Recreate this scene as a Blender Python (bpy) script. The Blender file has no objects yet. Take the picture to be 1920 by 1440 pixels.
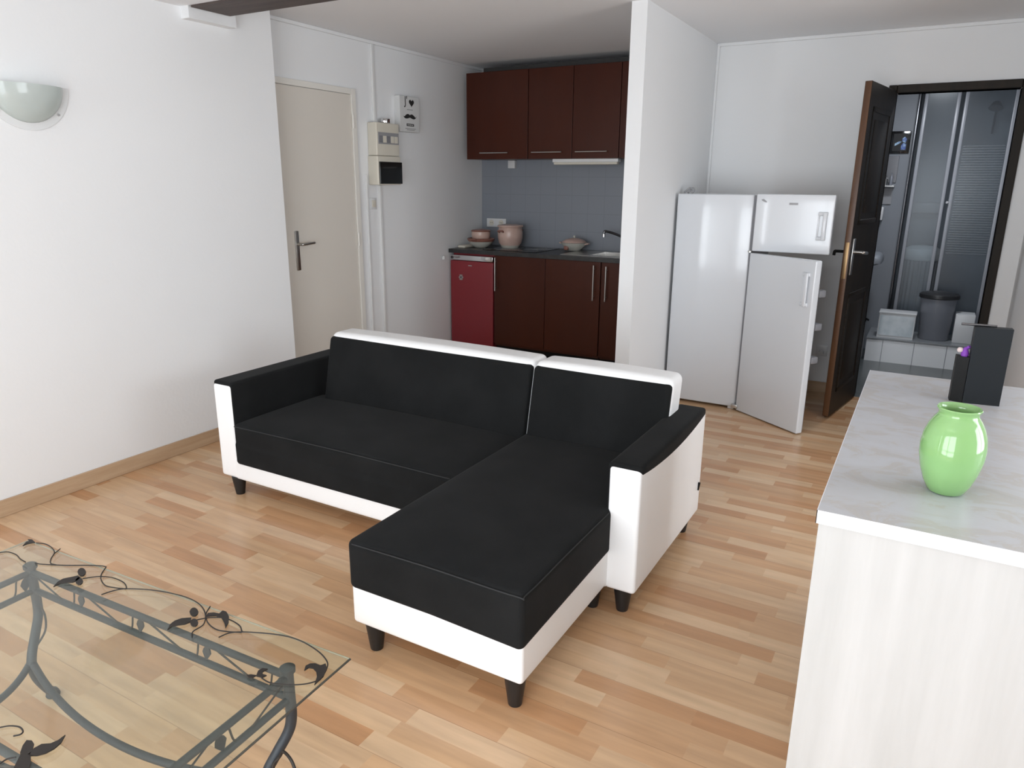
import bpy, bmesh, math, random
from mathutils import Vector, Matrix, noise
random.seed(4)
PI = math.pi
sc = bpy.context.scene
COL = sc.collection

# ------------------------------------------------------------------ camera
F_PX = 1352.6
YAW, PITCH, ROLL = -0.517603, 0.273731, 0.00787189
CAM = Vector((0, 0, 1.46))
cy_, sy_, cp_, sp_ = math.cos(YAW), math.sin(YAW), math.cos(PITCH), math.sin(PITCH)
fwd = Vector((sy_*cp_, cy_*cp_, -sp_)); rt = Vector((cy_, -sy_, 0)); up = rt.cross(fwd)
r2 = math.cos(ROLL)*rt + math.sin(ROLL)*up
u2 = -math.sin(ROLL)*rt + math.cos(ROLL)*up
cam_d = bpy.data.cameras.new('camera'); cam = bpy.data.objects.new('camera', cam_d); COL.objects.link(cam)
cam_d.sensor_width = 36; cam_d.lens = F_PX/1920*36; cam_d.clip_start = 0.02
m = Matrix((r2, u2, -fwd)).transposed().to_4x4(); m.translation = CAM
cam.matrix_world = m
sc.camera = cam

# ------------------------------------------------------------------ light and exposure
sc.view_settings.view_transform = 'Standard'; sc.view_settings.look = 'None'
sc.view_settings.gamma = 1; sc.view_settings.use_curve_mapping = False
sc.view_settings.exposure = 0.14
w = bpy.data.worlds.new('sky'); sc.world = w; w.use_nodes = True
bg = w.node_tree.nodes['Background']; bg.inputs[0].default_value = (0.80, 0.88, 1.0, 1); bg.inputs[1].default_value = 1.0
def daylight(name, x0, x1, z0, z1, y, power, col=(0.90, 0.955, 1.0)):
    d = bpy.data.lights.new(name, 'AREA'); d.shape = 'RECTANGLE'; d.size = x1-x0; d.size_y = z1-z0
    d.energy = power; d.color = col
    o = bpy.data.objects.new(name, d); COL.objects.link(o)
    o.location = ((x0+x1)/2, y, (z0+z1)/2); o.rotation_euler = (PI/2, 0, 0)   # faces +y, into the room
    return o
daylight('daylight_small_window', -3.07, -2.73, 0.10, 2.05, -1.14, 26)
daylight('daylight_wide_window', -1.90, 0.30, 0.08, 2.00, -1.14, 102)
dl = daylight('daylight_side_window', -0.9, 0.9, 0.45, 2.12, 0, 80)
dl.location = (2.62, 2.10, 1.28); dl.rotation_euler = (PI/2, 0, PI/2)     # faces -x through the side window
bl = bpy.data.lights.new('bathroom_fill_light', 'AREA'); bl.shape = 'DISK'; bl.size = .28; bl.energy = 14; bl.color = (.88, .93, 1)
blo = bpy.data.objects.new('bathroom_fill_light', bl); COL.objects.link(blo); blo.location = (-.1, 6.15, 2.36)  # unseen lamp, added to brighten the dim bathroom and its step

# ------------------------------------------------------------------ node materials
def mat(name, col=(.8, .8, .8), rough=.5, metal=0.0, spec=.5, coat=0.0, bump=None, var=None):
    """bump=(scale,strength) fine relief; var=(scale,(r,g,b),amount) a second tone blended by noise"""
    m = bpy.data.materials.new(name); m.use_nodes = True
    nt = m.node_tree; b = nt.nodes['Principled BSDF']
    b.inputs['Base Color'].default_value = (*col, 1); b.inputs['Roughness'].default_value = rough
    b.inputs['Metallic'].default_value = metal; b.inputs['Specular IOR Level'].default_value = spec
    b.inputs['Coat Weight'].default_value = coat
    tc = nt.nodes.new('ShaderNodeTexCoord')
    if var:
        n = nt.nodes.new('ShaderNodeTexNoise'); n.inputs['Scale'].default_value = var[0]; n.inputs['Detail'].default_value = 4
        nt.links.new(tc.outputs['Object'], n.inputs['Vector'])
        mx = nt.nodes.new('ShaderNodeMix'); mx.data_type = 'RGBA'
        mx.inputs[6].default_value = (*col, 1); mx.inputs[7].default_value = (*var[1], 1)
        mr = nt.nodes.new('ShaderNodeMapRange'); mr.inputs[1].default_value = .4; mr.inputs[2].default_value = .65; mr.inputs[4].default_value = var[2]
        nt.links.new(n.outputs['Fac'], mr.inputs[0]); nt.links.new(mr.outputs[0], mx.inputs[0])
        nt.links.new(mx.outputs[2], b.inputs['Base Color'])
    if bump:
        n = nt.nodes.new('ShaderNodeTexNoise'); n.inputs['Scale'].default_value = bump[0]; n.inputs['Detail'].default_value = 5
        nt.links.new(tc.outputs['Object'], n.inputs['Vector'])
        bp = nt.nodes.new('ShaderNodeBump'); bp.inputs['Strength'].default_value = bump[1]; bp.inputs['Distance'].default_value = .01
        nt.links.new(n.outputs['Fac'], bp.inputs['Height']); nt.links.new(bp.outputs[0], b.inputs['Normal'])
    return m

def grain_mat(name, c1, c2, stretch, rough=.4, coat=0.0, scale=1.0, fac=(.35, .7)):
    """wood-like streaks: noise stretched along one axis"""
    m = bpy.data.materials.new(name); m.use_nodes = True; nt = m.node_tree; b = nt.nodes['Principled BSDF']
    b.inputs['Roughness'].default_value = rough; b.inputs['Coat Weight'].default_value = coat
    tc = nt.nodes.new('ShaderNodeTexCoord'); mp = nt.nodes.new('ShaderNodeMapping'); mp.inputs['Scale'].default_value = stretch
    n = nt.nodes.new('ShaderNodeTexNoise'); n.inputs['Scale'].default_value = scale; n.inputs['Detail'].default_value = 6; n.inputs['Roughness'].default_value = .6
    rp = nt.nodes.new('ShaderNodeValToRGB'); rp.color_ramp.elements[0].position = fac[0]; rp.color_ramp.elements[1].position = fac[1]
    rp.color_ramp.elements[0].color = (*c1, 1); rp.color_ramp.elements[1].color = (*c2, 1)
    L = nt.links.new
    L(tc.outputs['Object'], mp.inputs[0]); L(mp.outputs[0], n.inputs['Vector']); L(n.outputs['Fac'], rp.inputs[0]); L(rp.outputs[0], b.inputs['Base Color'])
    return m

def floor_mat():
    m = bpy.data.materials.new('beech_laminate'); m.use_nodes = True; nt = m.node_tree; b = nt.nodes['Principled BSDF']
    N = nt.nodes.new; L = nt.links.new
    tc = N('ShaderNodeTexCoord'); sp = N('ShaderNodeSeparateXYZ'); L(tc.outputs['Object'], sp.inputs[0])
    def mt(op, a, bv=None):
        n = N('ShaderNodeMath'); n.operation = op
        for i, v in enumerate((a, bv)):
            if v is None: continue
            if isinstance(v, (int, float)): n.inputs[i].default_value = v
            else: L(v, n.inputs[i])
        return n.outputs[0]
    W, LEN = 0.066, 0.36
    ry = mt('DIVIDE', sp.outputs['Y'], W); row = mt('FLOOR', ry)
    wn = N('ShaderNodeTexWhiteNoise'); wn.noise_dimensions = '1D'; L(row, wn.inputs['W'])
    rx = mt('ADD', mt('DIVIDE', sp.outputs['X'], LEN), mt('MULTIPLY', wn.outputs['Value'], 7.3)); colx = mt('FLOOR', rx)
    cb = N('ShaderNodeCombineXYZ'); L(row, cb.inputs[0]); L(colx, cb.inputs[1])
    w2 = N('ShaderNodeTexWhiteNoise'); w2.noise_dimensions = '2D'; L(cb.outputs[0], w2.inputs['Vector'])
    rp = N('ShaderNodeValToRGB'); cr = rp.color_ramp; cr.interpolation = 'LINEAR'
    cr.elements[0].position = 0; cr.elements[0].color = (.50, .265, .13, 1)
    cr.elements[1].position = 1; cr.elements[1].color = (.66, .455, .285, 1)
    e = cr.elements.new(.35); e.color = (.565, .34, .185, 1)
    e = cr.elements.new(.7); e.color = (.615, .405, .24, 1)
    L(w2.outputs['Value'], rp.inputs[0])
    # long flame grain along the strip, shifted per strip
    cb2 = N('ShaderNodeCombineXYZ'); L(mt('MULTIPLY', sp.outputs['X'], 3.2), cb2.inputs[0]); L(mt('MULTIPLY', sp.outputs['Y'], 34), cb2.inputs[1]); L(mt('MULTIPLY', w2.outputs['Value'], 20), cb2.inputs[2])
    ng = N('ShaderNodeTexNoise'); ng.inputs['Scale'].default_value = 1; ng.inputs['Detail'].default_value = 4; L(cb2.outputs[0], ng.inputs['Vector'])
    mr = N('ShaderNodeMapRange'); mr.inputs[1].default_value = .3; mr.inputs[2].default_value = .7; mr.inputs[3].default_value = .88; mr.inputs[4].default_value = 1.1
    L(ng.outputs['Fac'], mr.inputs[0])
    mx = N('ShaderNodeMix'); mx.data_type = 'RGBA'; mx.blend_type = 'MULTIPLY'; mx.inputs[0].default_value = 1
    L(rp.outputs[0], mx.inputs[6]); L(mr.outputs[0], mx.inputs[7])
    # plank joints: every third strip line
    f3 = mt('FRACT', mt('DIVIDE', sp.outputs['Y'], W*3)); ed = mt('LESS_THAN', f3, .010)
    mx2 = N('ShaderNodeMix'); mx2.data_type = 'RGBA'; L(mt('MULTIPLY', ed, .45), mx2.inputs[0]); L(mx.outputs[2], mx2.inputs[6]); mx2.inputs[7].default_value = (.20, .11, .05, 1)
    L(mx2.outputs[2], b.inputs['Base Color'])
    b.inputs['Roughness'].default_value = .27; b.inputs['Specular IOR Level'].default_value = .5
    return m

def tile_mat(name, col, grout, sx, sy, rough=.2, axes='XZ', mortar=.012, var=.0):
    m = bpy.data.materials.new(name); m.use_nodes = True; nt = m.node_tree; b = nt.nodes['Principled BSDF']
    tc = nt.nodes.new('ShaderNodeTexCoord'); sp = nt.nodes.new('ShaderNodeSeparateXYZ'); cb = nt.nodes.new('ShaderNodeCombineXYZ')
    L = nt.links.new; L(tc.outputs['Object'], sp.inputs[0])
    L(sp.outputs[axes[0]], cb.inputs[0]); L(sp.outputs[axes[1]], cb.inputs[1])
    br = nt.nodes.new('ShaderNodeTexBrick'); br.offset = 0; br.inputs['Scale'].default_value = 1
    br.inputs['Color1'].default_value = (*col, 1); br.inputs['Color2'].default_value = (*[c*(1-var) for c in col], 1); br.inputs['Mortar'].default_value = (*grout, 1)
    br.inputs['Mortar Size'].default_value = mortar*sx; br.inputs['Brick Width'].default_value = sx; br.inputs['Row Height'].default_value = sy
    L(cb.outputs[0], br.inputs['Vector']); L(br.outputs['Color'], b.inputs['Base Color']); b.inputs['Roughness'].default_value = rough
    return m

def glass_mat(name, tint=(.9, .95, .92), refl=.08, rough=.02, veil=0.0, veilcol=(.7, .7, .7)):
    """thin sheet glass: mostly transparent, Fresnel reflection on top, optional milky/frosted diffuse part"""
    m = bpy.data.materials.new(name); m.use_nodes = True; nt = m.node_tree; nt.nodes.remove(nt.nodes['Principled BSDF'])
    out = nt.nodes['Material Output']; L = nt.links.new
    tr = nt.nodes.new('ShaderNodeBsdfTransparent'); tr.inputs[0].default_value = (*tint, 1)
    gl = nt.nodes.new('ShaderNodeBsdfGlossy'); gl.inputs['Roughness'].default_value = rough
    lw = nt.nodes.new('ShaderNodeLayerWeight'); lw.inputs[0].default_value = .5
    pw = nt.nodes.new('ShaderNodeMath'); pw.operation = 'POWER'; L(lw.outputs['Facing'], pw.inputs[0]); pw.inputs[1].default_value = 4.0
    mr = nt.nodes.new('ShaderNodeMapRange'); L(pw.outputs[0], mr.inputs[0]); mr.inputs[3].default_value = refl*.5; mr.inputs[4].default_value = .9
    mx = nt.nodes.new('ShaderNodeMixShader'); L(mr.outputs[0], mx.inputs[0]); L(tr.outputs[0], mx.inputs[1]); L(gl.outputs[0], mx.inputs[2])
    last = mx
    if veil > 0:
        df = nt.nodes.new('ShaderNodeBsdfDiffuse'); df.inputs[0].default_value = (*veilcol, 1)
        m2 = nt.nodes.new('ShaderNodeMixShader'); m2.inputs[0].default_value = veil
        L(mx.outputs[0], m2.inputs[1]); L(df.outputs[0], m2.inputs[2]); last = m2
    L(last.outputs[0], out.inputs[0])
    return m

M = {}
M['wall'] = mat('white_wall_paint', (.83, .835, .84), .75, bump=(60, .05))
M['ceiling'] = mat('white_ceiling_paint', (.85, .85, .86), .85, bump=(40, .05))
M['floor'] = floor_mat()
M['skirting'] = grain_mat('beech_skirting', (.46, .31, .19), (.56, .40, .26), (3, 3, 40), .4)
M['trim'] = mat('white_trim_paint', (.78, .78, .77), .45)
M['creamdoor'] = mat('cream_door_paint', (.72, .675, .61), .5)
M['creamframe'] = mat('cream_frame_paint', (.80, .775, .72), .45)
M['darkbeam'] = grain_mat('dark_oak_beam', (.055, .040, .036), (.10, .075, .068), (2, 30, 30), .65)
M['darkwood'] = grain_mat('dark_stained_wood', (.010, .007, .004), (.022, .014, .008), (18, 18, 1.5), .5)
M['darkwood'].node_tree.nodes['Principled BSDF'].inputs['Specular IOR Level'].default_value = .25
M['edgewood'] = grain_mat('brown_wood_edge', (.07, .030, .014), (.15, .066, .026), (18, 18, 1.5), .4)
M['cab'] = grain_mat('dark_red_gloss_front', (.050, .0095, .0035), (.066, .0135, .0048), (3, 3, .8), .32)
M['cab'].node_tree.nodes['Principled BSDF'].inputs['Specular IOR Level'].default_value = .3
M['redfridge'] = mat('dark_red_enamel', (.235, .022, .030), .36)
M['worktop'] = mat('dark_slate_worktop', (.022, .023, .024), .35, var=(30, (.035, .036, .036), 1))
M['splash'] = tile_mat('grey_blue_splashback', (.25, .27, .305), (.22, .24, .27), .15, .15, .35, 'XZ', .02)
M['steel'] = mat('brushed_steel', (.55, .54, .52), .28, 1.0)
M['darksteel'] = mat('dark_steel', (.18, .18, .19), .3, 1.0)
M['chrome'] = mat('chrome', (.75, .75, .76), .12, 1.0)
M['brass'] = mat('brass', (.45, .30, .16), .45, 1.0)
M['wplastic'] = mat('white_plastic', (.72, .72, .72), .35)
M['greyplastic'] = mat('grey_plastic', (.30, .30, .31), .4)
M['creamplastic'] = mat('cream_plastic', (.68, .64, .55), .4)
M['blackgloss'] = mat('black_gloss', (.012, .012, .012), .12)
M['black'] = mat('black_matte', (.005, .005, .005), .5, spec=.2)
M['enamel'] = mat('white_enamel', (.66, .68, .71), .16, spec=.5, coat=.15)
M['gasket'] = mat('grey_rubber', (.20, .20, .215), .6)
M['whiteleather'] = mat('white_leatherette', (.93, .93, .93), .42, bump=(220, .06))
M['blackfabric'] = mat('black_microfibre', (.0105, .0110, .0112), .9, spec=.12, bump=(400, .12), var=(5, (.014, .0145, .0148), 1))
bf = M['blackfabric'].node_tree.nodes['Principled BSDF']; bf.inputs['Sheen Weight'].default_value = .04; bf.inputs['Sheen Roughness'].default_value = .4
M['piping'] = mat('grey_seam', (.035, .036, .037), .8, spec=.2)
M['leg'] = mat('black_plastic_leg', (.014, .014, .015), .4)
M['iron'] = mat('grey_wrought_iron', (.026, .031, .038), .5, .1, bump=(90, .1))
M['darkiron'] = mat('dark_wrought_iron', (.022, .017, .014), .55, .2)
M['tableglass'] = glass_mat('clear_table_glass', (.94, .96, .92), .075, .03, .02, (.62, .66, .60))
M['reflectedge'] = mat('glass_edge_dark_reflection', (.06, .055, .045), .2)  # dark reflection painted into the edge colour
M['paleedge'] = glass_mat('pale_glass_edge', (.86, .86, .80), .05, .2, .45, (.58, .56, .47))
M['winglass'] = glass_mat('window_glass', (.98, .98, .98), .05)
M['showerglass'] = glass_mat('shower_glass', (.80, .84, .86), .05, .22, .06, (.5, .52, .58))
M['ribglass'] = glass_mat('ribbed_shower_glass', (.72, .76, .78), .08, .22, .16, (.5, .52, .56))
def marble():
    m = bpy.data.materials.new('grey_marble_laminate'); m.use_nodes = True; nt = m.node_tree; b = nt.nodes['Principled BSDF']; N = nt.nodes.new; L = nt.links.new
    tc = N('ShaderNodeTexCoord')
    n1 = N('ShaderNodeTexNoise'); n1.inputs['Scale'].default_value = 8; n1.inputs['Detail'].default_value = 7; n1.inputs['Distortion'].default_value = 1.2; n1.inputs['Roughness'].default_value = .65
    mp = N('ShaderNodeMapping'); mp.inputs['Scale'].default_value = (1.0, 1.6, 1); L(tc.outputs['Object'], mp.inputs[0]); L(mp.outputs[0], n1.inputs['Vector'])
    rp = N('ShaderNodeValToRGB'); cr = rp.color_ramp; cr.elements[0].position = .30; cr.elements[0].color = (.43, .415, .405, 1); cr.elements[1].position = .62; cr.elements[1].color = (.50, .51, .54, 1)
    for p_, c_ in ((.40, (.46, .455, .46, 1)), (.445, (.465, .445, .43, 1)), (.49, (.485, .49, .51, 1))):
        e = cr.elements.new(p_); e.color = c_
    L(n1.outputs['Fac'], rp.inputs[0]); L(rp.outputs[0], b.inputs['Base Color']); b.inputs['Roughness'].default_value = .32
    return m
M['counter'] = marble()
M['counteredge'] = mat('white_laminate_edge', (.74, .74, .78), .35)
M['carcass'] = grain_mat('whitewashed_wood_laminate', (.46, .46, .45), (.555, .555, .55), (11, 11, .9), .5)
M['green'] = mat('light_green_glaze', (.24, .44, .17), .10, spec=.5, coat=.3)
M['frost'] = mat('frosted_glass_bowl', (.80, .85, .82), .15, coat=.4)
M['clearrim'] = mat('pale_glass_rim', (.74, .75, .75), .12, coat=.5)
M['pinkclay'] = mat('pink_glazed_stoneware', (.58, .40, .34), .28, var=(18, (.66, .48, .41), .7))
M['redclay'] = mat('brown_red_glaze', (.27, .12, .09), .3)
M['whiteclay'] = mat('white_glazed_stoneware', (.58, .57, .51), .25)
M['bathprofile'] = mat('grey_shower_profile', (.36, .37, .40), .3)
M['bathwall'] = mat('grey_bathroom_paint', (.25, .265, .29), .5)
M['bathfloor'] = tile_mat('dark_grey_floor_tile', (.10, .11, .11), (.06, .06, .06), .2, .2, .25, 'XY', .02, .25)
M['whitetile'] = tile_mat('white_step_tile', (.93, .94, .95), (.30, .31, .33), .235, .19, .15, 'XZ', .012)
M['greytile'] = mat('grey_ledge_tile', (.25, .26, .27), .3)
M['bin'] = mat('grey_bin_plastic', (.22, .23, .26), .3)
M['binlid'] = mat('dark_grey_bin_lid', (.03, .03, .032), .35)
M['speakerbox'] = mat('charcoal_box', (.016, .019, .022), .5, spec=.2)
M['purple'] = mat('purple_felt', (.22, .05, .42), .6)
M['pinkwhite'] = mat('pale_pink_felt', (.75, .62, .60), .6)
M['canvas'] = mat('white_canvas', (.66, .66, .65), .7)
M['ink'] = mat('black_ink', (.02, .02, .02), .6)
M['greyink'] = mat('grey_ink', (.25, .25, .25), .6)
M['mirror'] = mat('mirror_silver', (.8, .8, .82), .04, 1.0)
M['blueprint'] = mat('blue_print', (.05, .10, .40), .3, var=(40, (.45, .65, .80), 1))
M['pearl'] = mat('pearl_lid', (.66, .72, .75), .12, coat=.6, var=(14, (.50, .58, .62), .8))

# ------------------------------------------------------------------ object helpers
MW = {}        # world matrix of every parent object
def tag(o, label=None, cat=None, group=None, kind=None):
    if label: o['label'] = label
    if cat: o['category'] = cat
    if group: o['group'] = group
    if kind: o['kind'] = kind
    return o
def thing(name, label, cat, loc, rz=0, group=None):
    o = bpy.data.objects.new(name, None); COL.objects.link(o); o.empty_display_size = .05
    o.location = loc; o.rotation_euler = (0, 0, rz)
    MW[o.name] = Matrix.Translation(loc) @ Matrix.Rotation(rz, 4, 'Z')
    return tag(o, label, cat, group)
def obj(name, bm, material, parent=None, smooth=True, label=None):
    """links bm (built in world space) as one mesh object; a child is expressed in its parent's frame"""
    if not isinstance(material, (list, tuple)): material = [material]
    if parent is not None:
        base = MW[parent.name]
    else:
        xs = [v.co.x for v in bm.verts]; ys = [v.co.y for v in bm.verts]; zs = [v.co.z for v in bm.verts]
        base = Matrix.Translation(((min(xs)+max(xs))/2, (min(ys)+max(ys))/2, min(zs)))
    bmesh.ops.recalc_face_normals(bm, faces=bm.faces[:])
    bmesh.ops.transform(bm, matrix=base.inverted(), verts=bm.verts[:])
    me = bpy.data.meshes.new(name); bm.to_mesh(me); bm.free()
    for mm in material: me.materials.append(mm)
    if smooth:
        for p in me.polygons: p.use_smooth = True
        try: me.set_sharp_from_angle(angle=math.radians(38))
        except Exception: pass
    o = bpy.data.objects.new(name, me); COL.objects.link(o)
    if parent is not None:
        o.parent = parent; MW[o.name] = base.copy()
    else:
        o.matrix_world = base; MW[o.name] = base
    if label: o['label'] = label
    return o
def struct(name, bm, material, smooth=False):
    # setting meshes keep their origin at the world origin so procedural patterns stay in world units
    me = bpy.data.meshes.new(name); bmesh.ops.recalc_face_normals(bm, faces=bm.faces[:]); bm.to_mesh(me); bm.free()
    me.materials.append(material)
    o = bpy.data.objects.new(name, me); COL.objects.link(o); o['kind'] = 'structure'; MW[o.name] = Matrix.Identity(4)
    return o
def copy_thing(root, loc, rz=0, label=None):
    r = root.copy(); COL.objects.link(r); r.location = loc; r.rotation_euler = (0, 0, rz)
    if label: r['label'] = label
    for ch in list(root.children):
        c = ch.copy(); COL.objects.link(c); c.parent = r
        for g in ch.children:
            d = g.copy(); COL.objects.link(d); d.parent = c
    return r

# ------------------------------------------------------------------ mesh helpers
def box(bm, x0, x1, y0, y1, z0, z1, bev=0.0, seg=2):
    r = bmesh.ops.create_cube(bm, size=1)
    vs = r['verts']
    for v in vs:
        v.co = Vector(((x0+x1)/2+v.co.x*(x1-x0), (y0+y1)/2+v.co.y*(y1-y0), (z0+z1)/2+v.co.z*(z1-z0)))
    if bev > 0:
        es = {e for v in vs for e in v.link_edges}
        bmesh.ops.bevel(bm, geom=list(es), offset=bev, segments=seg, affect='EDGES', profile=.5)
    return bm
def BX(*a, **k): return box(bmesh.new(), *a, **k)
def obox(bm, p0, p1, w, z0, z1, bev=0.0, side=0):
    """box standing between floor points p0->p1, width w to one side (side=1 left, -1 right, 0 both)"""
    a = Vector((*p0, 0)); b = Vector((*p1, 0)); d = (b-a); Ln = d.length; d.normalize(); n = Vector((-d.y, d.x, 0))
    t = bmesh.new(); o0 = {0: -w/2, 1: 0, -1: -w}[side]
    box(t, 0, Ln, o0, o0+w, z0, z1, bev)
    mtx = Matrix((d.to_4d(), n.to_4d(), (0, 0, 1, 0), (0, 0, 0, 1))).transposed()
    mtx = Matrix(((d.x, n.x, 0, a.x), (d.y, n.y, 0, a.y), (0, 0, 1, 0), (0, 0, 0, 1)))
    bmesh.ops.transform(t, matrix=mtx, verts=t.verts[:])
    join(bm, t); return bm
def join(bm, t):
    me = bpy.data.meshes.new('tmp'); t.to_mesh(me); t.free(); bm.from_mesh(me); bpy.data.meshes.remove(me)
def soft(x0, x1, y0, y1, z0, z1, r, fn=None, n=10, k=4, bm=None):
    """rounded box with dense faces; fn(p, u, v, w) -> p displaces (u,v,w in -1..1)"""
    bm = bm or bmesh.new()
    def axis(a, b):
        rr = min(r, (b-a)/2*.98)
        pts = [a+rr*(1-math.cos(i/k*PI/2)) for i in range(k)]
        pts += [a+rr+(b-a-2*rr)*i/n for i in range(n+1)]
        pts += [b-rr*(1-math.cos((k-1-i)/k*PI/2)) for i in range(k)]
        return pts
    X, Y, Z = axis(x0, x1), axis(y0, y1), axis(z0, z1)
    vd = {}
    lo = Vector((x0, y0, z0)); hi = Vector((x1, y1, z1))
    rr = [min(r, (hi[i]-lo[i])/2*.98) for i in range(3)]; R = min(rr)
    def vert(i, j, l):
        key = (i, j, l)
        if key in vd: return vd[key]
        p = Vector((X[i], Y[j], Z[l]))
        q = Vector([min(max(p[a], lo[a]+R), hi[a]-R) for a in range(3)])
        d = p-q
        if d.length > 1e-9:
            p = q+d.normalized()*R
        if fn:
            uvw = [2*(p[a]-lo[a])/(hi[a]-lo[a])-1 for a in range(3)]
            p = Vector(fn(p, *uvw))
        vd[key] = bm.verts.new(p); return vd[key]
    nx, ny, nz = len(X)-1, len(Y)-1, len(Z)-1
    def quad(a, b, c, d):
        try: bm.faces.new((a, b, c, d))
        except ValueError: pass
    for i in range(nx):
        for j in range(ny):
            for l in (0, nz): quad(vert(i, j, l), vert(i+1, j, l), vert(i+1, j+1, l), vert(i, j+1, l))
    for i in range(nx):
        for l in range(nz):
            for j in (0, ny): quad(vert(i, j, l), vert(i+1, j, l), vert(i+1, j, l+1), vert(i, j, l+1))
    for j in range(ny):
        for l in range(nz):
            for i in (0, nx): quad(vert(i, j, l), vert(i, j+1, l), vert(i, j+1, l+1), vert(i, j, l+1))
    return bm
def lathe(prof, c=(0, 0, 0), n=40, bm=None, a0=0, a1=2*PI, sx=1, sy=1):
    bm = bm or bmesh.new(); full = abs(a1-a0-2*PI) < 1e-6
    rings = []
    for (r, z) in prof:
        ring = []
        if r < 1e-6: ring = [bm.verts.new((c[0], c[1], c[2]+z))]
        else:
            for i in range(n if full else n+1):
                a = a0+(a1-a0)*i/n
                ring.append(bm.verts.new((c[0]+r*sx*math.cos(a), c[1]+r*sy*math.sin(a), c[2]+z)))
        rings.append(ring)
    for A, B in zip(rings, rings[1:]):
        m_ = n if full else n
        for i in range(m_):
            j = (i+1) % n if full else i+1
            if len(A) == 1 and len(B) == 1: continue
            if len(A) == 1: bm.faces.new((A[0], B[i], B[j]))
            elif len(B) == 1: bm.faces.new((A[i], A[j], B[0]))
            else: bm.faces.new((A[i], A[j], B[j], B[i]))
    return bm
def cyl(p, q, r0, r1=None, n=16, bm=None):
    """capped cone between two points"""
    bm = bm or bmesh.new(); r1 = r0 if r1 is None else r1
    p = Vector(p); q = Vector(q); d = (q-p).normalized()
    a = d.orthogonal().normalized(); b = d.cross(a)
    A = [bm.verts.new(p+r0*(math.cos(t)*a+math.sin(t)*b)) for t in [2*PI*i/n for i in range(n)]]
    B = [bm.verts.new(q+r1*(math.cos(t)*a+math.sin(t)*b)) for t in [2*PI*i/n for i in range(n)]]
    for i in range(n): bm.faces.new((A[i], A[(i+1) % n], B[(i+1) % n], B[i]))
    bm.faces.new(A[::-1]); bm.faces.new(B)
    return bm
def spline(pts, k=8):
    pts = [Vector(p) for p in pts]
    if len(pts) < 3: return pts
    P = [pts[0]*2-pts[1]]+pts+[pts[-1]*2-pts[-2]]; out = []
    for i in range(1, len(P)-2):
        a, b, c, d = P[i-1:i+3]
        for j in range(k):
            t = j/k
            out.append(.5*((2*b)+(c-a)*t+(2*a-5*b+4*c-d)*t*t+(3*b-a-3*c+d)*t**3))
    out.append(pts[-1]); return out
def tube(pts, r, bm=None, n=8, k=8, smoothpath=True, r_end=None):
    bm = bm or bmesh.new()
    P = spline(pts, k) if smoothpath else [Vector(p) for p in pts]
    prev = None; rings = []
    for i, p in enumerate(P):
        t = (P[min(i+1, len(P)-1)]-P[max(i-1, 0)]).normalized()
        a = (prev-t*prev.dot(t)) if prev is not None else t.orthogonal()
        if a.length < 1e-6: a = t.orthogonal()
        a.normalize(); prev = a; b = t.cross(a)
        rr = r if r_end is None else r+(r_end-r)*i/(len(P)-1)
        rings.append([bm.verts.new(p+rr*(math.cos(s)*a+math.sin(s)*b)) for s in [2*PI*q/n for q in range(n)]])
    for A, B in zip(rings, rings[1:]):
        for i in range(n): bm.faces.new((A[i], A[(i+1) % n], B[(i+1) % n], B[i]))
    bm.faces.new(rings[0][::-1]); bm.faces.new(rings[-1])
    return bm
def prism(pts, axis_vec, bm=None):
    """extrude a planar outline (list of 3D points) by axis_vec"""
    bm = bm or bmesh.new(); av = Vector(axis_vec)
    A = [bm.verts.new(Vector(p)) for p in pts]; B = [bm.verts.new(Vector(p)+av) for p in pts]
    bm.faces.new(A); bm.faces.new(B[::-1]); n = len(A)
    for i in range(n): bm.faces.new((A[i], B[i], B[(i+1) % n], A[(i+1) % n]))
    return bm

# ================================================================== THE SETTING
XL, XR = -3.43, 0.49       # left / right wall faces
XA = -3.60                 # recessed wall with the cream door
YK, YB = 5.75, 5.50        # kitchen back wall, back wall with the bathroom door
YR = -0.92                 # rear wall with the windows, behind the camera
ZN, ZF = 2.292, 2.40       # ceiling in front of and behind the beam
struct('floor', BX(-3.75, 2.5, YR-.2, YK+.1, -.06, 0), M['floor'])
bm = bmesh.new(); box(bm, -3.75, 2.5, YR-.2, 2.64, ZN, ZN+.2); box(bm, -3.75, 2.5, 2.64, YK+.1, ZF, ZF+.1)
struct('ceiling', bm, M['ceiling'])
struct('wall_left', BX(-3.75, XL, YR-.2, 3.22, 0, ZF), M['wall'])
struct('wall_alcove', BX(-3.75, XA, 3.22, YK+.1, 0, ZF), M['wall'])
struct('wall_kitchen', BX(XA, -1.49, YK, YK+.1, 0, ZF), M['wall'])
struct('wall_divider', BX(-1.580, -1.490, 4.05, YK, 0, ZF), M['wall'])
DX0, DX1, DZ = -.322, .342, 2.020     # bathroom door opening
bm = bmesh.new()
box(bm, -1.49, DX0, YB, YB+.10, 0, ZF); box(bm, DX1, XR+.1, YB, YB+.10, 0, ZF); box(bm, DX0, DX1, YB, YB+.10, DZ, ZF)
struct('wall_back', bm, M['wall'])
bm = bmesh.new(); box(bm, XR, XR+.1, 4.0, YB, 0, ZF); box(bm, XR+.1, 2.5, 4.0, 4.1, 0, ZF)   # short return, the room widens to the right nearer the camera
struct('wall_right', bm, M['wall'])
XS = 2.40; W3 = (1.20, 3.00, .45, 2.12)
bm = bmesh.new(); box(bm, XS, XS+.2, YR-.2, W3[0], 0, ZF); box(bm, XS, XS+.2, W3[1], 4.1, 0, ZF); box(bm, XS, XS+.2, W3[0], W3[1], 0, W3[2]); box(bm, XS, XS+.2, W3[0], W3[1], W3[3], ZF)
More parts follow.
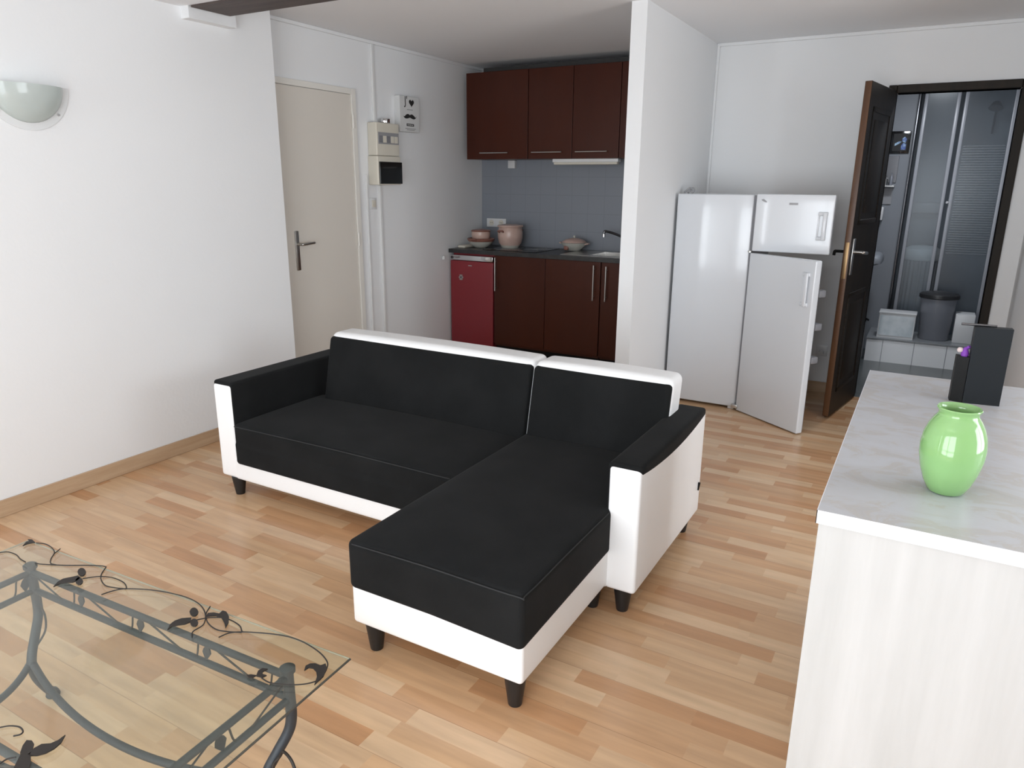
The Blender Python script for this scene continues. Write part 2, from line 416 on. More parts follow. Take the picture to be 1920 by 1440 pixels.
struct('wall_side', bm, M['wall'])
bm = bmesh.new(); t = .045
for (a, b_, c, d) in ((W3[0], W3[0]+t, W3[2], W3[3]), (W3[1]-t, W3[1], W3[2], W3[3]), (W3[0], W3[1], W3[2], W3[2]+t), (W3[0], W3[1], W3[3]-t, W3[3]), (2.06, 2.14, W3[2], W3[3])):
    box(bm, XS+.09, XS+.14, a, b_, c, d)
wdw = struct('window_3', bm, M['trim']); obj('window_pane', BX(XS+.112, XS+.118, W3[0]+.01, W3[1]-.01, W3[2]+.01, W3[3]-.01), M['winglass'], wdw, smooth=False)
W1 = (-3.07, -2.73, .10, 2.05); W2 = (-1.90, .30, .08, 2.00)
bm = bmesh.new()
box(bm, -3.75, W1[0], YR-.2, YR, 0, ZF); box(bm, W1[1], W2[0], YR-.2, YR, 0, ZF); box(bm, W2[1], 2.6, YR-.2, YR, 0, ZF)
box(bm, W1[0], W1[1], YR-.2, YR, 0, W1[2]); box(bm, W1[0], W1[1], YR-.2, YR, W1[3], ZF)
box(bm, W2[0], W2[1], YR-.2, YR, 0, W2[2]); box(bm, W2[0], W2[1], YR-.2, YR, W2[3], ZF)
struct('wall_rear', bm, M['wall'])
for i, (x0, x1, z0, z1, bars, cols) in enumerate([(*W1, (.65,), 1), (*W2, (.55,), 2)]):
    bm = bmesh.new(); yy0, yy1 = YR-.14, YR-.09; t = .045
    box(bm, x0, x0+t, yy0, yy1, z0, z1); box(bm, x1-t, x1, yy0, yy1, z0, z1); box(bm, x0, x1, yy0, yy1, z0, z0+t); box(bm, x0, x1, yy0, yy1, z1-t, z1)
    for zb in bars: box(bm, x0, x1, yy0, yy1, zb-.03, zb+.03)
    for c in range(1, cols): xc = x0+(x1-x0)*c/cols; box(bm, xc-.05, xc+.05, yy0, yy1, z0, z1)
    wdw = struct('window_%d' % (i+1), bm, M['trim'])
    obj('window_pane', BX(x0+.01, x1-.01, YR-.118, YR-.112, z0+.01, z1-.01), M['winglass'], wdw, smooth=False)

# beam with its plastered corbel
struct('trim_1', BX(-3.355, 2.4, 2.64, 2.875, 2.282, 2.42), M['darkbeam']).name = 'ceiling_beam'
bb = bpy.data.objects['ceiling_beam']; MW[bb.name] = Matrix.Identity(4)
struct('wall_corbel', BX(XL-.01, -3.372, 2.635, 2.925, 2.235, 2.30), M['wall'])

# skirting boards
struct('baseboard_left', BX(XL, XL+.012, YR, 3.22, 0, .078, bev=.003), M['skirting'])
struct('baseboard_alcove', BX(XA, XA+.012, 4.08, YK, 0, .075, bev=.003), M['trim'])
struct('baseboard_back', BX(-1.49, DX0-.05, YB-.012, YB, 0, .078, bev=.003), M['skirting'])
struct('baseboard_right', BX(XR-.012, XR, 4.0, YB, 0, .078, bev=.003), M['skirting'])
# thin edge mouldings in the corner behind the fridge and along the ceiling
struct('trim_2', BX(-1.49, XR, YB-.018, YB, ZF-.022, ZF, bev=.004), M['wall'])
struct('trim_3', BX(-1.49, -1.472, YB-.018, YB, .08, ZF-.02, bev=.004), M['wall'])
struct('trim_4', BX(XA, XA+.018, 3.22, YK, ZF-.022, ZF, bev=.004), M['wall'])

# ---- cream door in the recess (door_1)
bm = bmesh.new()
box(bm, XA, XA+.022, 4.035, 4.078, 0, 2.062, .003); box(bm, XA, XA+.022, 3.262, 3.305, 0, 2.062, .003); box(bm, XA, XA+.022, 3.305, 4.035, 2.025, 2.062, .003)
d1 = struct('door_1', BX(XA+.001, XA+.012, 3.307, 4.033, .008, 2.022), M['creamdoor'])
struct('trim_5', bm, M['creamframe'])
h = obj('door_handle', BX(XA+.012, XA+.020, 3.434, 3.468, .885, 1.14, bev=.004), M['steel'], d1)
obj('lever', tube([(XA+.018, 3.45, 1.055), (XA+.06, 3.45, 1.055), (XA+.065, 3.47, 1.055), (XA+.062, 3.56, 1.06)], .009, n=10), M['steel'], h)
bm = bmesh.new()
for z in (.22, 1.05, 1.85): cyl((XA+.026, 4.035, z-.045), (XA+.026, 4.035, z+.045), .008, bm=bm)
obj('hinges', bm, M['creamframe'], d1)

# ---- bathroom door (frame trim_6, open dark leaf door_2)
bm = bmesh.new()
t = .048
box(bm, DX0-t, DX0, YB-.02, YB+.105, 0, DZ+t, .004); box(bm, DX1, DX1+t, YB-.02, YB+.105, 0, DZ+t, .004); box(bm, DX0, DX1, YB-.02, YB+.105, DZ, DZ+t, .004)
struct('trim_6', bm, M['darkwood'])
ang = math.atan2(4.875-5.485, -.432+.335)     # leaf direction from the hinge
HP = Vector((-.318, 5.478, 0)); LW = .625
def leaf(bm_):
    mtx = Matrix.Translation(HP) @ Matrix.Rotation(ang, 4, 'Z')
    bmesh.ops.transform(bm_, matrix=mtx, verts=bm_.verts[:]); return bm_
# local frame: x along the leaf away from the hinge, y>0 towards the bathroom opening side (+x world), z up
bm = BX(0, LW, -.04, 0, .012, 2.03, bev=.003)
d2 = struct('door_2', leaf(bm), M['darkwood'])
bm = bmesh.new()
for (a, b_, c, d) in ((.09, LW-.09, .16, .80), (.09, LW-.09, 1.22, 1.90)):
    for (x0, x1, z0, z1) in ((a, b_, c, c+.03), (a, b_, d-.03, d), (a, a+.03, c, d), (b_-.03, b_, c, d)):
        box(bm, x0, x1, -.001, .004, z0, z1, .002)
    box(bm, a+.07, b_-.07, -.001, .003, c+.07, d-.07, .002)
obj('door_panel', leaf(bm), M['darkwood'], d2)
obj('door_edge', leaf(BX(LW-.001, LW+.003, -.038, -.002, .014, 2.028, bev=.001)), M['edgewood'], d2, label='brown wooden door edge')
obj('lock_plate', leaf(BX(LW+.002, LW+.005, -.031, -.009, .90, 1.12, bev=.001)), M['brass'], d2, label='brass lock faceplate')
for s, nm in ((1, 'handle_bath'), (-1, 'handle_room')):
    y0 = 0 if s > 0 else -.04
    bm = bmesh.new()
    box(bm, LW-.075, LW-.035, min(y0, y0+s*.006), max(y0, y0+s*.006), .92, 1.14, .002)
    tube([(LW-.055, y0, 1.06), (LW-.055, y0+s*.055, 1.06), (LW-.062, y0+s*.062, 1.058), (LW-.15, y0+s*.06, 1.05)] if s > 0 else
         [(LW-.055, y0, 1.06), (LW-.055, y0+s*.05, 1.06), (LW-.050, y0+s*.062, 1.058), (LW-.052, y0+s*.066, 1.035)], .009, bm, n=10)
    obj('door_handle', leaf(bm), M['steel'] if s > 0 else M['black'], d2, label='black room-side handle' if s < 0 else 'steel bathroom-side handle')

# ---- bathroom shell
struct('bathroom_floor', BX(-.95, .55, YB+.0, 8.05, -.06, .004), M['bathfloor'])
bm = bmesh.new()
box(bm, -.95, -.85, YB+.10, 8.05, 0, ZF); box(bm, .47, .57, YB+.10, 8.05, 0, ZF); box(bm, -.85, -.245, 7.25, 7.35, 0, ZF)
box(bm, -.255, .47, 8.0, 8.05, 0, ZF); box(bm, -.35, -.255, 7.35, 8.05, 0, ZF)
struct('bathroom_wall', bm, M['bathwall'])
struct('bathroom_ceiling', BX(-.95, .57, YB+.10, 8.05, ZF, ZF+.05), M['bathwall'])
for nm, newn in (('bathroom_floor', 'floor_bathroom'), ('bathroom_wall', 'wall_bathroom'), ('bathroom_ceiling', 'ceiling_bathroom'), ('ceiling_beam', 'trim_1')):
    bpy.data.objects[nm].name = newn
bm = BX(-.36, .47, 6.75, 7.25, 0, .195)
pf = struct('trim_7', bm, M['whitetile'])
obj('ledge_tiles', BX(-.365, .47, 6.742, 7.25, .195, .207, bev=.003), M['greytile'], pf, smooth=False)

# ================================================================== SOFA
sofa = thing('corner_sofa', 'black and white two-tone corner sofa with chaise in the middle of the room', 'sofa', (-1.76, 2.3, 0))
WL, BF = M['whiteleather'], M['blackfabric']
SX0, SX1 = -2.808, -.715
AI_L, AI_R = -2.690, -.828     # arm inner faces
SY, SYB = 2.115, 2.90
CX0, CX1, CY = -1.436, -.818, 1.505
# white plinth under seat and chaise
bm = soft(AI_L-.02, AI_R+.01, SY, SYB-.03, .088, .20, .012, n=6)
obj('sofa_base', bm, WL, sofa)
bm = soft(CX0, CX1, CY, 2.60, .098, .245, .014, n=6)
obj('chaise_base', bm, WL, sofa)
# black seat cushion: bulging top, rounded lower front corners hugging the white plinth
def seatfn(p, u, v, w_):
    if w_ > 0: p.z += .022*(1-u*u)**.5*(1-v**4)*max(0, w_) if abs(u) < 1 else 0
    if w_ < 0 and v < -.9: p.y -= .004
    return p
bm = soft(AI_L+.002, CX0+.02, SY-.008, 2.70, .170, .368, .020, seatfn, n=14)
obj('seat_cushion', bm, BF, sofa)
obj('seat_piping', tube([(AI_L+.01, SY-.006, .357), (-2.4, SY-.008, .362), (-2.0, SY-.009, .366), (-1.47, SY-.008, .362)], .0020, n=6), M['piping'], sofa, label='thin grey seam piping')
def chfn(p, u, v, w_):
    if w_ > 0: p.z += .016*(1-u*u)*(1-v**4)*w_
    # lower hem dips towards the front corners
    if w_ < -.6:
        p.z -= .012*max(0, u)*max(0, -v)
    p.z += .012*math.exp(-((p.y-2.02)/.10)**2)*0
    return p
bm = soft(CX0-.004, CX1+.004, CY-.008, 2.70, .222, .392, .022, chfn, n=16)
obj('chaise_cushion', bm, BF, sofa)
obj('seat_piping', tube([(CX0+.02, CY-.007, .382), (-1.13, CY-.009, .388), (CX1-.02, CY-.007, .384), (CX1+.003, CY+.02, .384), (CX1+.004, 1.8, .386), (CX1+.003, 2.10, .384)], .0020, n=6), M['piping'], sofa, label='thin grey seam piping')
# backrests, leaning back
def lean(p): p.y += (p.z-.36)*.22; return p
for x0, x1 in ((-2.612, -1.4295), (-1.4265, -.806)):
    def bfn(p, u, v, w_):
        p = lean(p)
        if w_ > 0: p.z += .006*(1-u*u)
        return p
    back = obj('backrest', soft(x0, x1, 2.625, 2.785, .20, .708, .032, bfn, n=10), WL, sofa)
    def pfn(p, u, v, w_):
        p = lean(p); p.y -= .007*(1-u*u)*(1-w_*w_); return p
    obj('back_cushion_cover', soft(x0+.003, x1-.003, 2.613, 2.66, .34, .690, .020, pfn, n=10), BF, back, label='black fabric front')
# armrests
for x0, x1, s in ((SX0, AI_L, 1), (AI_R, SX1, -1)):
    def afn(p, u, v, w_):
        return p
    arm = obj('armrest', soft(x0, x1, SY, SYB, .090, .548, .014, afn, n=8), WL, sofa, label='white leatherette armrest')
    # black cover: across the top and down the inner side
    y0, y1 = SY+.006, SYB-.012
    bm = bmesh.new()
    def cap(p, u, v, w_):
        outer = (-u if s > 0 else u)           # +1 on the outer side
        if w_ < 0 and outer > .2:
            t_ = (p.y-y0)/(y1-y0); p.z -= .030*math.sin(PI*min(max(t_, 0), 1))**.8
        return p
    soft(x0-.003, x1+.003, y0, y1, .530, .562, .013, cap, n=12, bm=bm)
    xi0, xi1 = (x1-.01, x1+.004) if s > 0 else (x0-.004, x0+.01)
    soft(xi0, xi1, y0, y1, .30, .556, .005, n=6, bm=bm)
    obj('armrest_cover', bm, BF, arm, label='black fabric cover')
for (x, y, z1) in ((-2.725, 2.145, .092), (-1.376, 1.545, .10), (-.861, 1.545, .10), (-.770, 2.155, .092), (-.872, 2.125, .10), (-2.725, 2.85, .092), (-.770, 2.85, .092), (-1.76, 2.82, .092)):
    obj('leg', lathe([(0, 0), (.020, 0), (.021, .003), (.034, z1), (0, z1)], (x, y, 0), 24), M['leg'], sofa)
# small zip tag behind the right arm
obj('zip_pull', cyl((-.712, 2.86, .20), (-.710, 2.862, .235), .003, .005, 8), M['black'], sofa)

# ================================================================== COFFEE TABLE
TA = math.radians(2.7)
def plane_pt(px, py, z):
    """point of the photograph's pixel on the horizontal plane z (only used to survey real positions)"""
    d = r2*((px-960)/F_PX) - u2*((py-720)/F_PX) + fwd
    t_ = (z-CAM.z)/d.z
    return CAM + d*t_
GZ = .430
ctab = thing('coffee_table', 'wrought-iron coffee table with clear glass top and leaf scrollwork', 'coffee table', (-1.59, .72, 0), TA)
P0 = Vector((-2.048, .896)); P1 = Vector((-1.100, .940)); inn = Vector((P1-P0)).normalized(); nrm = Vector((inn.y, -inn.x))   # nrm points to the camera
DEP = .415
P3 = P0+nrm*DEP; P2 = P1+nrm*DEP
g0 = P0-inn*.125-nrm*.070; g1 = P1+inn*.112-nrm*.078; g2 = g1+nrm*(DEP+.15); g3 = g0+nrm*(DEP+.15)
def v3(p, z): return Vector((p.x, p.y, z))
bm = prism([v3(g0, GZ), v3(g1, GZ), v3(g2, GZ), v3(g3, GZ)], (0, 0, .007))
gt = obj('glass_top', bm, M['tableglass'], ctab, smooth=False, label='clear glass sheet')
for a, b_ in ((g0, g1), (g1, g2), (g2, g3), (g3, g0)):
    dk = a is g1 or a is g2  # same glass all round; these sides are painted dark for what they reflect
    obj('glass_edge', tube([v3(a, GZ+.0035), v3(b_, GZ+.0035)], .0028 if dk else .0020, n=6, smoothpath=False), M['reflectedge' if dk else 'paleedge'], gt, label='glass edge with painted dark reflection' if dk else 'pale glass edge')
# legs: straight post, S-bend towards the middle of the end frame, foot back outwards
for (P, sgn, sx_) in ((P0, 1, 1), (P1, 1, -1), (P2, -1, -1), (P3, -1, 1)):
    n_ = nrm*sgn*.62+inn*sx_*.36
    path = [v3(P, .420), v3(P, .36), v3(P, .30), v3(P+n_*.012, .262), v3(P+n_*.050, .220), v3(P+n_*.086, .180), v3(P+n_*.098, .145), v3(P+n_*.082, .100), v3(P+n_*.045, .050), v3(P+n_*.012, .014)]
    lg = obj('leg', tube(path, .0125, n=12), M['iron'], ctab)
    bm = lathe([(0, 0), (.0165, 0), (.019, .005), (.017, .014), (.013, .022), (0, .024)], (P.x+n_.x*.010, P.y+n_.y*.010, 0), 16)
    obj('foot', bm, M['iron'], lg)
    bm = lathe([(.013, -.008), (.0175, -.006), (.0175, .004), (.012, .008), (0, .0085)], (P.x, P.y, .4205), 20)
    obj('finial', bm, M['iron'], lg)
# rails
for a, b_ in ((P0, P1), (P1, P2), (P2, P3), (P3, P0)):
    for z in (.402, .345):
        obj('rail', tube([v3(a, z), v3(b_, z)], .0085, n=10, smoothpath=False), M['iron'], ctab)
# curved stretchers bowed to the middle
C_ = (P0+P1+P2+P3)/4
J = [P0+nrm*.055+inn*.025, P1+nrm*.055-inn*.025, P2-nrm*.055-inn*.025, P3-nrm*.055+inn*.025]
for i in range(4):
    a, b_ = J[i], J[(i+1) % 4]
    mid = (a+b_)/2; dv = (C_-mid); ln = .070 if i % 2 == 0 else .05
    dv = dv.normalized()*ln
    pts = [v3(a+(b_-a)*t_+dv*(1-(2*t_-1)**2), .158-.03*(1-(2*t_-1)**2)) for t_ in [j/8 for j in range(9)]]
    obj('stretcher', tube(pts, .0095, n=10, k=4), M['iron'], ctab)
def leafshape(bm, base, tip, w_, th=.003, bend=.15, zoff=0):
    """flat forged leaf between two points in a plane spanned by (dir, side)"""
    base = Vector(base); tip = Vector(tip); d = tip-base; L_ = d.length; d.normalize()
    side = d.cross(Vector((0, 0, 1)))
    vertical = side.length < .3
    side = side.normalized() if side.length > 1e-4 else Vector((1, 0, 0))
    n2 = d.cross(side).normalized()
    prof = [0, .45, .85, 1.0, .85, .55, .22, 0]; k_ = len(prof)-1
    Lp = []; Rp = []
    for i, f in enumerate(prof):
        s_ = i/k_; c = base+d*L_*s_+side*bend*L_*math.sin(PI*s_)
        Lp.append(c+side*w_/2*f); Rp.append(c-side*w_/2*f)
    out = Lp+Rp[::-1][1:-1]
    prism([p-n2*th/2 for p in out], n2*th, bm)
# zigzag wire with leaves inside the double rail, back side and the two ends
def zigzag(a, b_, n_, name_parent):
    bm = bmesh.new()
    d = (b_-a)
    for i in range(n_):
        s0 = a+d*(i/n_); s1 = a+d*((i+1)/n_)
        q = lambda f, z: v3(s0+(s1-s0)*f, z)
        tube([q(.02, .397), q(.30, .372), q(.55, .350)], .0024, bm, n=6)
        tube([q(.55, .350), q(.68, .347), q(.76, .358), q(.80, .392), q(.84, .402)], .0024, bm, n=6)
    o = obj('zigzag_wire', bm, M['darkiron'], name_parent)
    for i in range(n_):
        s0 = a+d*(i/n_); s1 = a+d*((i+1)/n_)
        bm = bmesh.new(); p = v3(s0+(s1-s0)*.93, .398); q_ = v3(s0+(s1-s0)*.89, .352)
        d_ = v3(d, 0).normalized()
        out = []
        for sgn_ in (1, -1):
            seq = [(0, .001), (.25, .010), (.5, .0135), (.75, .007), (1, 0)]
            if sgn_ < 0: seq = seq[::-1][1:-1]
            for s_, w_ in seq: out.append(p+(q_-p)*s_+d_*w_*sgn_)
        prism([x-Vector((nrm.x, nrm.y, 0))*.0015 for x in out], Vector((nrm.x, nrm.y, 0))*.003, bm)
        obj('leaf', bm, M['iron'], o)
zigzag(P0, P1, 4, ctab); zigzag(P1, P2, 2, ctab); zigzag(P3, P0, 2, ctab); zigzag(P2, P3, 4, ctab)
# flat vine scrollwork lying on the glass
VZ = GZ+.0095
def V(*pp): return [plane_pt(x, y, VZ) for x, y in pp]
vines = [
    V((66, 1056), (80, 1058), (120, 1060), (160, 1060), (190, 1061), (199, 1063)),
    V((199, 1063), (190, 1077), (190, 1088), (198, 1098), (215, 1102), (235, 1104)),
    V((155, 1085), (185, 1081), (210, 1083), (230, 1091), (237, 1100), (235, 1105)),
    V((68, 1018), (85, 1020), (97, 1027), (102, 1036), (96, 1047), (95, 1056), (105, 1059)),
    V((102, 1038), (113, 1029)),
    V((0, 1036), (15, 1035), (30, 1040), (38, 1048), (48, 1054)),
    V((190, 1115), (215, 1107), (240, 1104), (290, 1107), (340, 1117), (370, 1130), (384, 1148), (382, 1170), (362, 1184), (360, 1195)),
    V((394, 1137), (386, 1152), (390, 1168), (405, 1180), (425, 1184), (453, 1186)),
    V((365, 1163), (395, 1158), (425, 1160), (448, 1172), (454, 1185)),
    V((410, 1195), (430, 1187), (460, 1185), (520, 1190), (560, 1200), (595, 1220), (613, 1240), (612, 1255), (600, 1275)),
    V((600, 1275), (575, 1282), (545, 1284), (510, 1281), (492, 1272), (485, 1262)),
    V((0, 1364), (18, 1361), (36, 1363), (43, 1371), (38, 1377), (25, 1380)),
    V((0, 1432), (12, 1424), (30, 1420)),
]
for vpts in vines: vn = obj('vine_scroll', tube(vpts, .0016, n=6), M['darkiron'], ctab)
vn = ctab
# forged leaves and buds: real outlines lying on the glass, 3 mm thick
def LP(*pp): return [plane_pt(x/2.743, 975+y/2.743, VZ) for x, y in pp]
def bud(cx, cy, r_): return LP(*[(cx+r_*1.0*math.cos(i*PI/5), cy+r_*(.92+.12*math.cos(i*PI*.8))*math.sin(i*PI/5)) for i in range(10)])
for outline in (
    LP((275, 347), (298, 322), (325, 306), (360, 299), (402, 290), (415, 300), (398, 316), (372, 324), (340, 325), (310, 330)),
    bud(421, 271, 22), bud(408, 318, 20),
    LP((862, 568), (876, 540), (900, 522), (935, 510), (985, 506), (978, 528), (950, 540), (920, 543), (888, 550)),
    bud(998, 477, 23), bud(999, 532, 21),
    LP((1058, 500), (1070, 483), (1100, 480), (1128, 486), (1145, 470), (1165, 476), (1178, 500), (1176, 530), (1160, 560), (1153, 530), (1138, 505), (1110, 496), (1085, 497)),
    LP((1565, 778), (1572, 755), (1595, 743), (1622, 742), (1648, 753), (1675, 743), (1681, 765), (1664, 808), (1617, 852), (1630, 812), (1626, 782), (1610, 766), (1588, 763)),
    LP((1318, 806), (1328, 780), (1350, 767), (1378, 770), (1352, 784), (1350, 797), (1372, 803), (1350, 813)),
    LP((1268, 803), (1290, 799), (1318, 803), (1300, 814), (1280, 814)),
    LP((150, 1216), (175, 1180), (215, 1158), (260, 1155), (300, 1138), (337, 1110), (315, 1150), (280, 1180), (235, 1204), (190, 1216)),
    LP((104, 1205), (118, 1165), (138, 1138), (165, 1140), (176, 1156), (165, 1195), (140, 1214)),
    LP((108, 1210), (158, 1212), (160, 1245), (150, 1285), (70, 1285), (92, 1240)),
    LP((118, 136), (135, 116), (152, 112), (143, 103), (166, 104), (181, 118), (158, 122), (138, 126))):
    obj('vine_leaf', prism(outline, (0, 0, .003)), M['darkiron'], ctab, smooth=False)
# curl hanging from the right back leg
q = [Vector((P1.x+.004+dx, P1.y+dy, z)) for dx, dy, z in ((0, -.045, .225), (.02, -.05, .25), (.05, -.055, .24), (.065, -.06, .20), (.05, -.07, .15), (.03, -.08, .115))]
bm = tube(q, .0035, n=8)
tube([q[0], q[0]+Vector((-.012, -.01, -.02)), q[0]+Vector((-.006, -.012, -.038)), q[0]+Vector((.012, -.010, -.038))], .0035, bm, n=8)
obj('leg_curl', bm, M['darkiron'], ctab)
q = [Vector((P0.x+dx, P0.y+dy, z)) for dx, dy, z in ((.014, 0, .30), (.03, 0, .27), (.036, -.01, .23), (.03, -.04, .19))]
obj('leg_curl', tube(q, .003, n=8), M['darkiron'], ctab)

# ================================================================== SIDEBOARD COUNTER
SBX0, SBY0, SBY1, SBZ = -.112, 1.342, 2.545, .880
sb = thing('sideboard', 'pale wood sideboard with grey marbled laminate top, right foreground', 'sideboard', (.18, 1.95, 0))
obj('side_panel', BX(SBX0+.004, .480, SBY0+.004, SBY0+.022, 0, SBZ-.026, bev=.001), M['carcass'], sb, smooth=False)
obj('side_panel', BX(SBX0+.004, .480, SBY1-.022, SBY1-.004, 0, SBZ-.026, bev=.001), M['carcass'], sb, smooth=False)
obj('carcass', BX(SBX0+.022, .478, SBY0+.022, SBY1-.022, .02, SBZ-.027), M['carcass'], sb, smooth=False)
for i in range(2):
    y0 = SBY0+.026+i*(SBY1-SBY0-.05)/2; y1 = y0+(SBY1-SBY0-.05)/2-.006
    dd = obj('door', BX(SBX0+.004, SBX0+.021, y0, y1, .06, SBZ-.032, bev=.002), M['carcass'], sb, smooth=False)
    obj('knob', cyl((SBX0-.018, (y1-.05) if i == 0 else (y0+.05), .60), (SBX0+.004, (y1-.05) if i == 0 else (y0+.05), .60), .012, .007, 16), M['steel'], dd)
tp = obj('worktop', BX(SBX0, .487, SBY0, SBY1, SBZ-.026, SBZ), M['counter'], sb, smooth=False, label='grey marbled laminate top')
bm = bmesh.new(); box(bm, SBX0-.0012, .487, SBY0-.0012, SBY0+.0002, SBZ-.026, SBZ+.0002); box(bm, SBX0-.0012, SBX0+.0002, SBY0-.0012, SBY1, SBZ-.026, SBZ+.0002)
obj('edge_band', bm, M['counteredge'], tp, smooth=False, label='white edge strip')

# ---- green vase
vase = lathe([(0, .002), (.027, 0), (.033, .004), (.042, .022), (.0505, .048), (.0560, .076), (.0565, .096), (.0535, .118), (.0475, .136), (.0405, .149), (.0355, .156), (.0340, .160), (.0345, .164), (.0370, .168), (.0382, .1705),
              (.0370, .1725), (.034, .169), (.031, .161), (.032, .153), (.037, .144), (.044, .133), (.050, .115), (.0525, .094), (.047, .048), (.036, .020), (0, .012)], (.0925, 1.562, SBZ), 56)
v_ = obj('vase', vase, M['green']); tag(v_, 'glossy light green ceramic vase on the sideboard', 'vase')

# ---- charcoal speaker with black front, antenna and little purple figure
spk = thing('speaker', 'charcoal box speaker with black narrow front standing on the sideboard', 'speaker', (.18, 2.35, SBZ))
# the wide charcoal side faces the camera
def quadbox(pts, z0, z1):
    return prism([Vector((x, y, z0)) for x, y in pts], (0, 0, z1-z0))
bm = quadbox([(.137, 2.275), (.224, 2.288), (.2215, 2.318), (.1345, 2.305)], SBZ, 1.092)
obj('cabinet', bm, M['speakerbox'], spk, smooth=False)
bm = quadbox([(.106, 2.283), (.1355, 2.276), (.133, 2.304), (.1035, 2.311)], SBZ, 1.008)
obj('black_front', bm, M['black'], spk, smooth=False)
o = obj('metal_rod', cyl((.104, 2.293, 1.0955), (.186, 2.300, 1.0958), .0035, .003, 10), M['darksteel']); tag(o, 'thin dark metal rod lying on top of the charcoal speaker', 'rod')
fg = thing('figurine', 'tiny purple and white figurine on the black speaker front', 'figurine', (.122, 2.30, 1.008))
bm = lathe([(0, 0), (.009, 0), (.010, .008), (.007, .016), (.004, .024), (0, .026)], (.124, 2.293, 1.008), 16)
tube([(.124, 2.293, 1.020), (.127, 2.293, 1.030), (.132, 2.290, 1.036)], .004, bm, n=8)
obj('body', bm, M['purple'], fg)
obj('head', soft(.104, .119, 2.286, 2.300, 1.0165, 1.031, .0070, n=3), M['pinkwhite'], fg, label='pale pink head')

# ================================================================== FRIDGE-FREEZER
fr = thing('fridge_freezer', 'tall white two-door fridge-freezer with both doors ajar by the dividing wall', 'fridge', (-1.22, 4.99, 0))
FX0, FX1, FY0, FY1, FZ = -1.470, -.985, 4.742, 5.290, 1.392
def frx(p, *_): return p
obj('body', soft(FX0, FX1, FY0, FY1, .018, FZ, .008, n=4), M['enamel'], fr)
obj('foot', BX(FX1-.05, FX1-.01, FY0+.01, FY0+.05, 0, .019, bev=.004), M['wplastic'], fr)
obj('foot', BX(FX1-.05, FX1-.01, FY1-.05, FY1-.01, 0, .019, bev=.004), M['wplastic'], fr)
obj('foot', BX(FX0+.01, FX0+.05, FY0+.01, FY0+.05, 0, .019, bev=.004), M['black'], fr)
obj('foot', BX(FX0+.01, FX0+.05, FY1-.05, FY1-.01, 0, .019, bev=.004), M['black'], fr)
obj('interior', BX(FX1-.001, FX1+.016, FY0+.004, FY1-.004, .03, FZ-.004, bev=.003), M['gasket'], fr, smooth=False)
def hinged(bm_, hp, a_):
    bmesh.ops.transform(bm_, matrix=Matrix.Translation(hp) @ Matrix.Rotation(a_, 4, 'Z'), verts=bm_.verts[:]); return bm_
DW, DT = .545, .048
# local: x along the door away from the hinge, outer face at y = -DT, z up
for nm, z0, z1, a_, hx in (('freezer_door', 1.052, 1.398, math.radians(-1.5), FX1+.020), ('fridge_door', .006, 1.040, math.radians(-35), FX1+.036)):
    hp = (hx, FY0+.020, 0)
    W_ = .450 if 'freezer' in nm else .528
    d_ = obj(nm, hinged(soft(0, W_, -DT, 0, z0, z1, .007, n=4), hp, a_), M['enamel'], fr)
    if 'freezer' in nm: hz0, hz1 = 1.135, 1.300
    else: hz0, hz1 = .775, .970
    bm = bmesh.new()
    box(bm, W_-.083, W_-.030, -DT-.012, -DT+.002, hz0, hz0+.022, .004); box(bm, W_-.083, W_-.030, -DT-.012, -DT+.002, hz1-.022, hz1, .004)
    box(bm, W_-.055, W_-.032, -DT-.026, -DT-.010, hz0, hz1, .006); box(bm, W_-.083, W_-.074, -DT-.004, -DT+.002, hz0, hz1, .001)
    obj('handle', hinged(bm, hp, a_), M['enamel'], d_)
    obj('gasket', hinged(BX(.012, W_-.012, 0, .014, z0+.012, z1-.012, bev=.003), hp, a_), M['gasket'], d_, label='grey rubber seal')
    if 'freezer' in nm:
        bm = soft(.195, .245, -DT-.0025, -DT+.001, 1.337, 1.349, .001, n=2)
        obj('maker_badge', hinged(bm, hp, a_), M['greyplastic'], d_, label='small grey oval badge')
    else:
        for i, zz in enumerate((.46, .66, .855)):
            obj('door_bin', hinged(BX(.10, W_-.008, .014, .070, zz-.030, zz+.012, bev=.008), hp, a_), M['gasket'], d_, label='grey door shelf')
obj('hinge', cyl((FX1+.004, FY0-.006, 1.041), (FX1+.004, FY0-.006, 1.051), .012, n=14), M['steel'], fr)
obj('hinge', BX(FX1-.02, FX1+.022, FY0-.034, FY0+.02, .020, .044, bev=.002), M['steel'], fr)
o = obj('fridge_magnet', hinged(prism([(.035+dx, -DT-.004, 1.365+dz) for dx, dz in ((0, 0), (.012, .004), (.030, -.008), (.034, -.016), (.026, -.017), (.004, -.006))], (0, .004, 0)), (FX1+.016, FY0+.020, 0), math.radians(-1.5)), M['greyplastic'])
tag(o, 'small grey magnet on the upper corner of the white freezer door', 'magnet')
kn = thing('coiled_cable', 'small dark coiled cable lying on top of the white fridge', 'cable', (-1.425, 4.83, FZ))
bm = tube([(-1.455, 4.83, FZ+.006), (-1.440, 4.83, FZ+.020), (-1.425, 4.832, FZ+.034), (-1.405, 4.83, FZ+.032), (-1.395, 4.83, FZ+.018), (-1.405, 4.83, FZ+.006)], .006, n=8)
obj('coil', bm, M['greyplastic'], kn)
bm = tube([(-1.428, 4.825, FZ+.005), (-1.415, 4.84, FZ+.026), (-1.400, 4.838, FZ+.036), (-1.390, 4.826, FZ+.020), (-1.40, 4.82, FZ+.006)], .006, n=8)
obj('coil', bm, M['greyplastic'], kn)

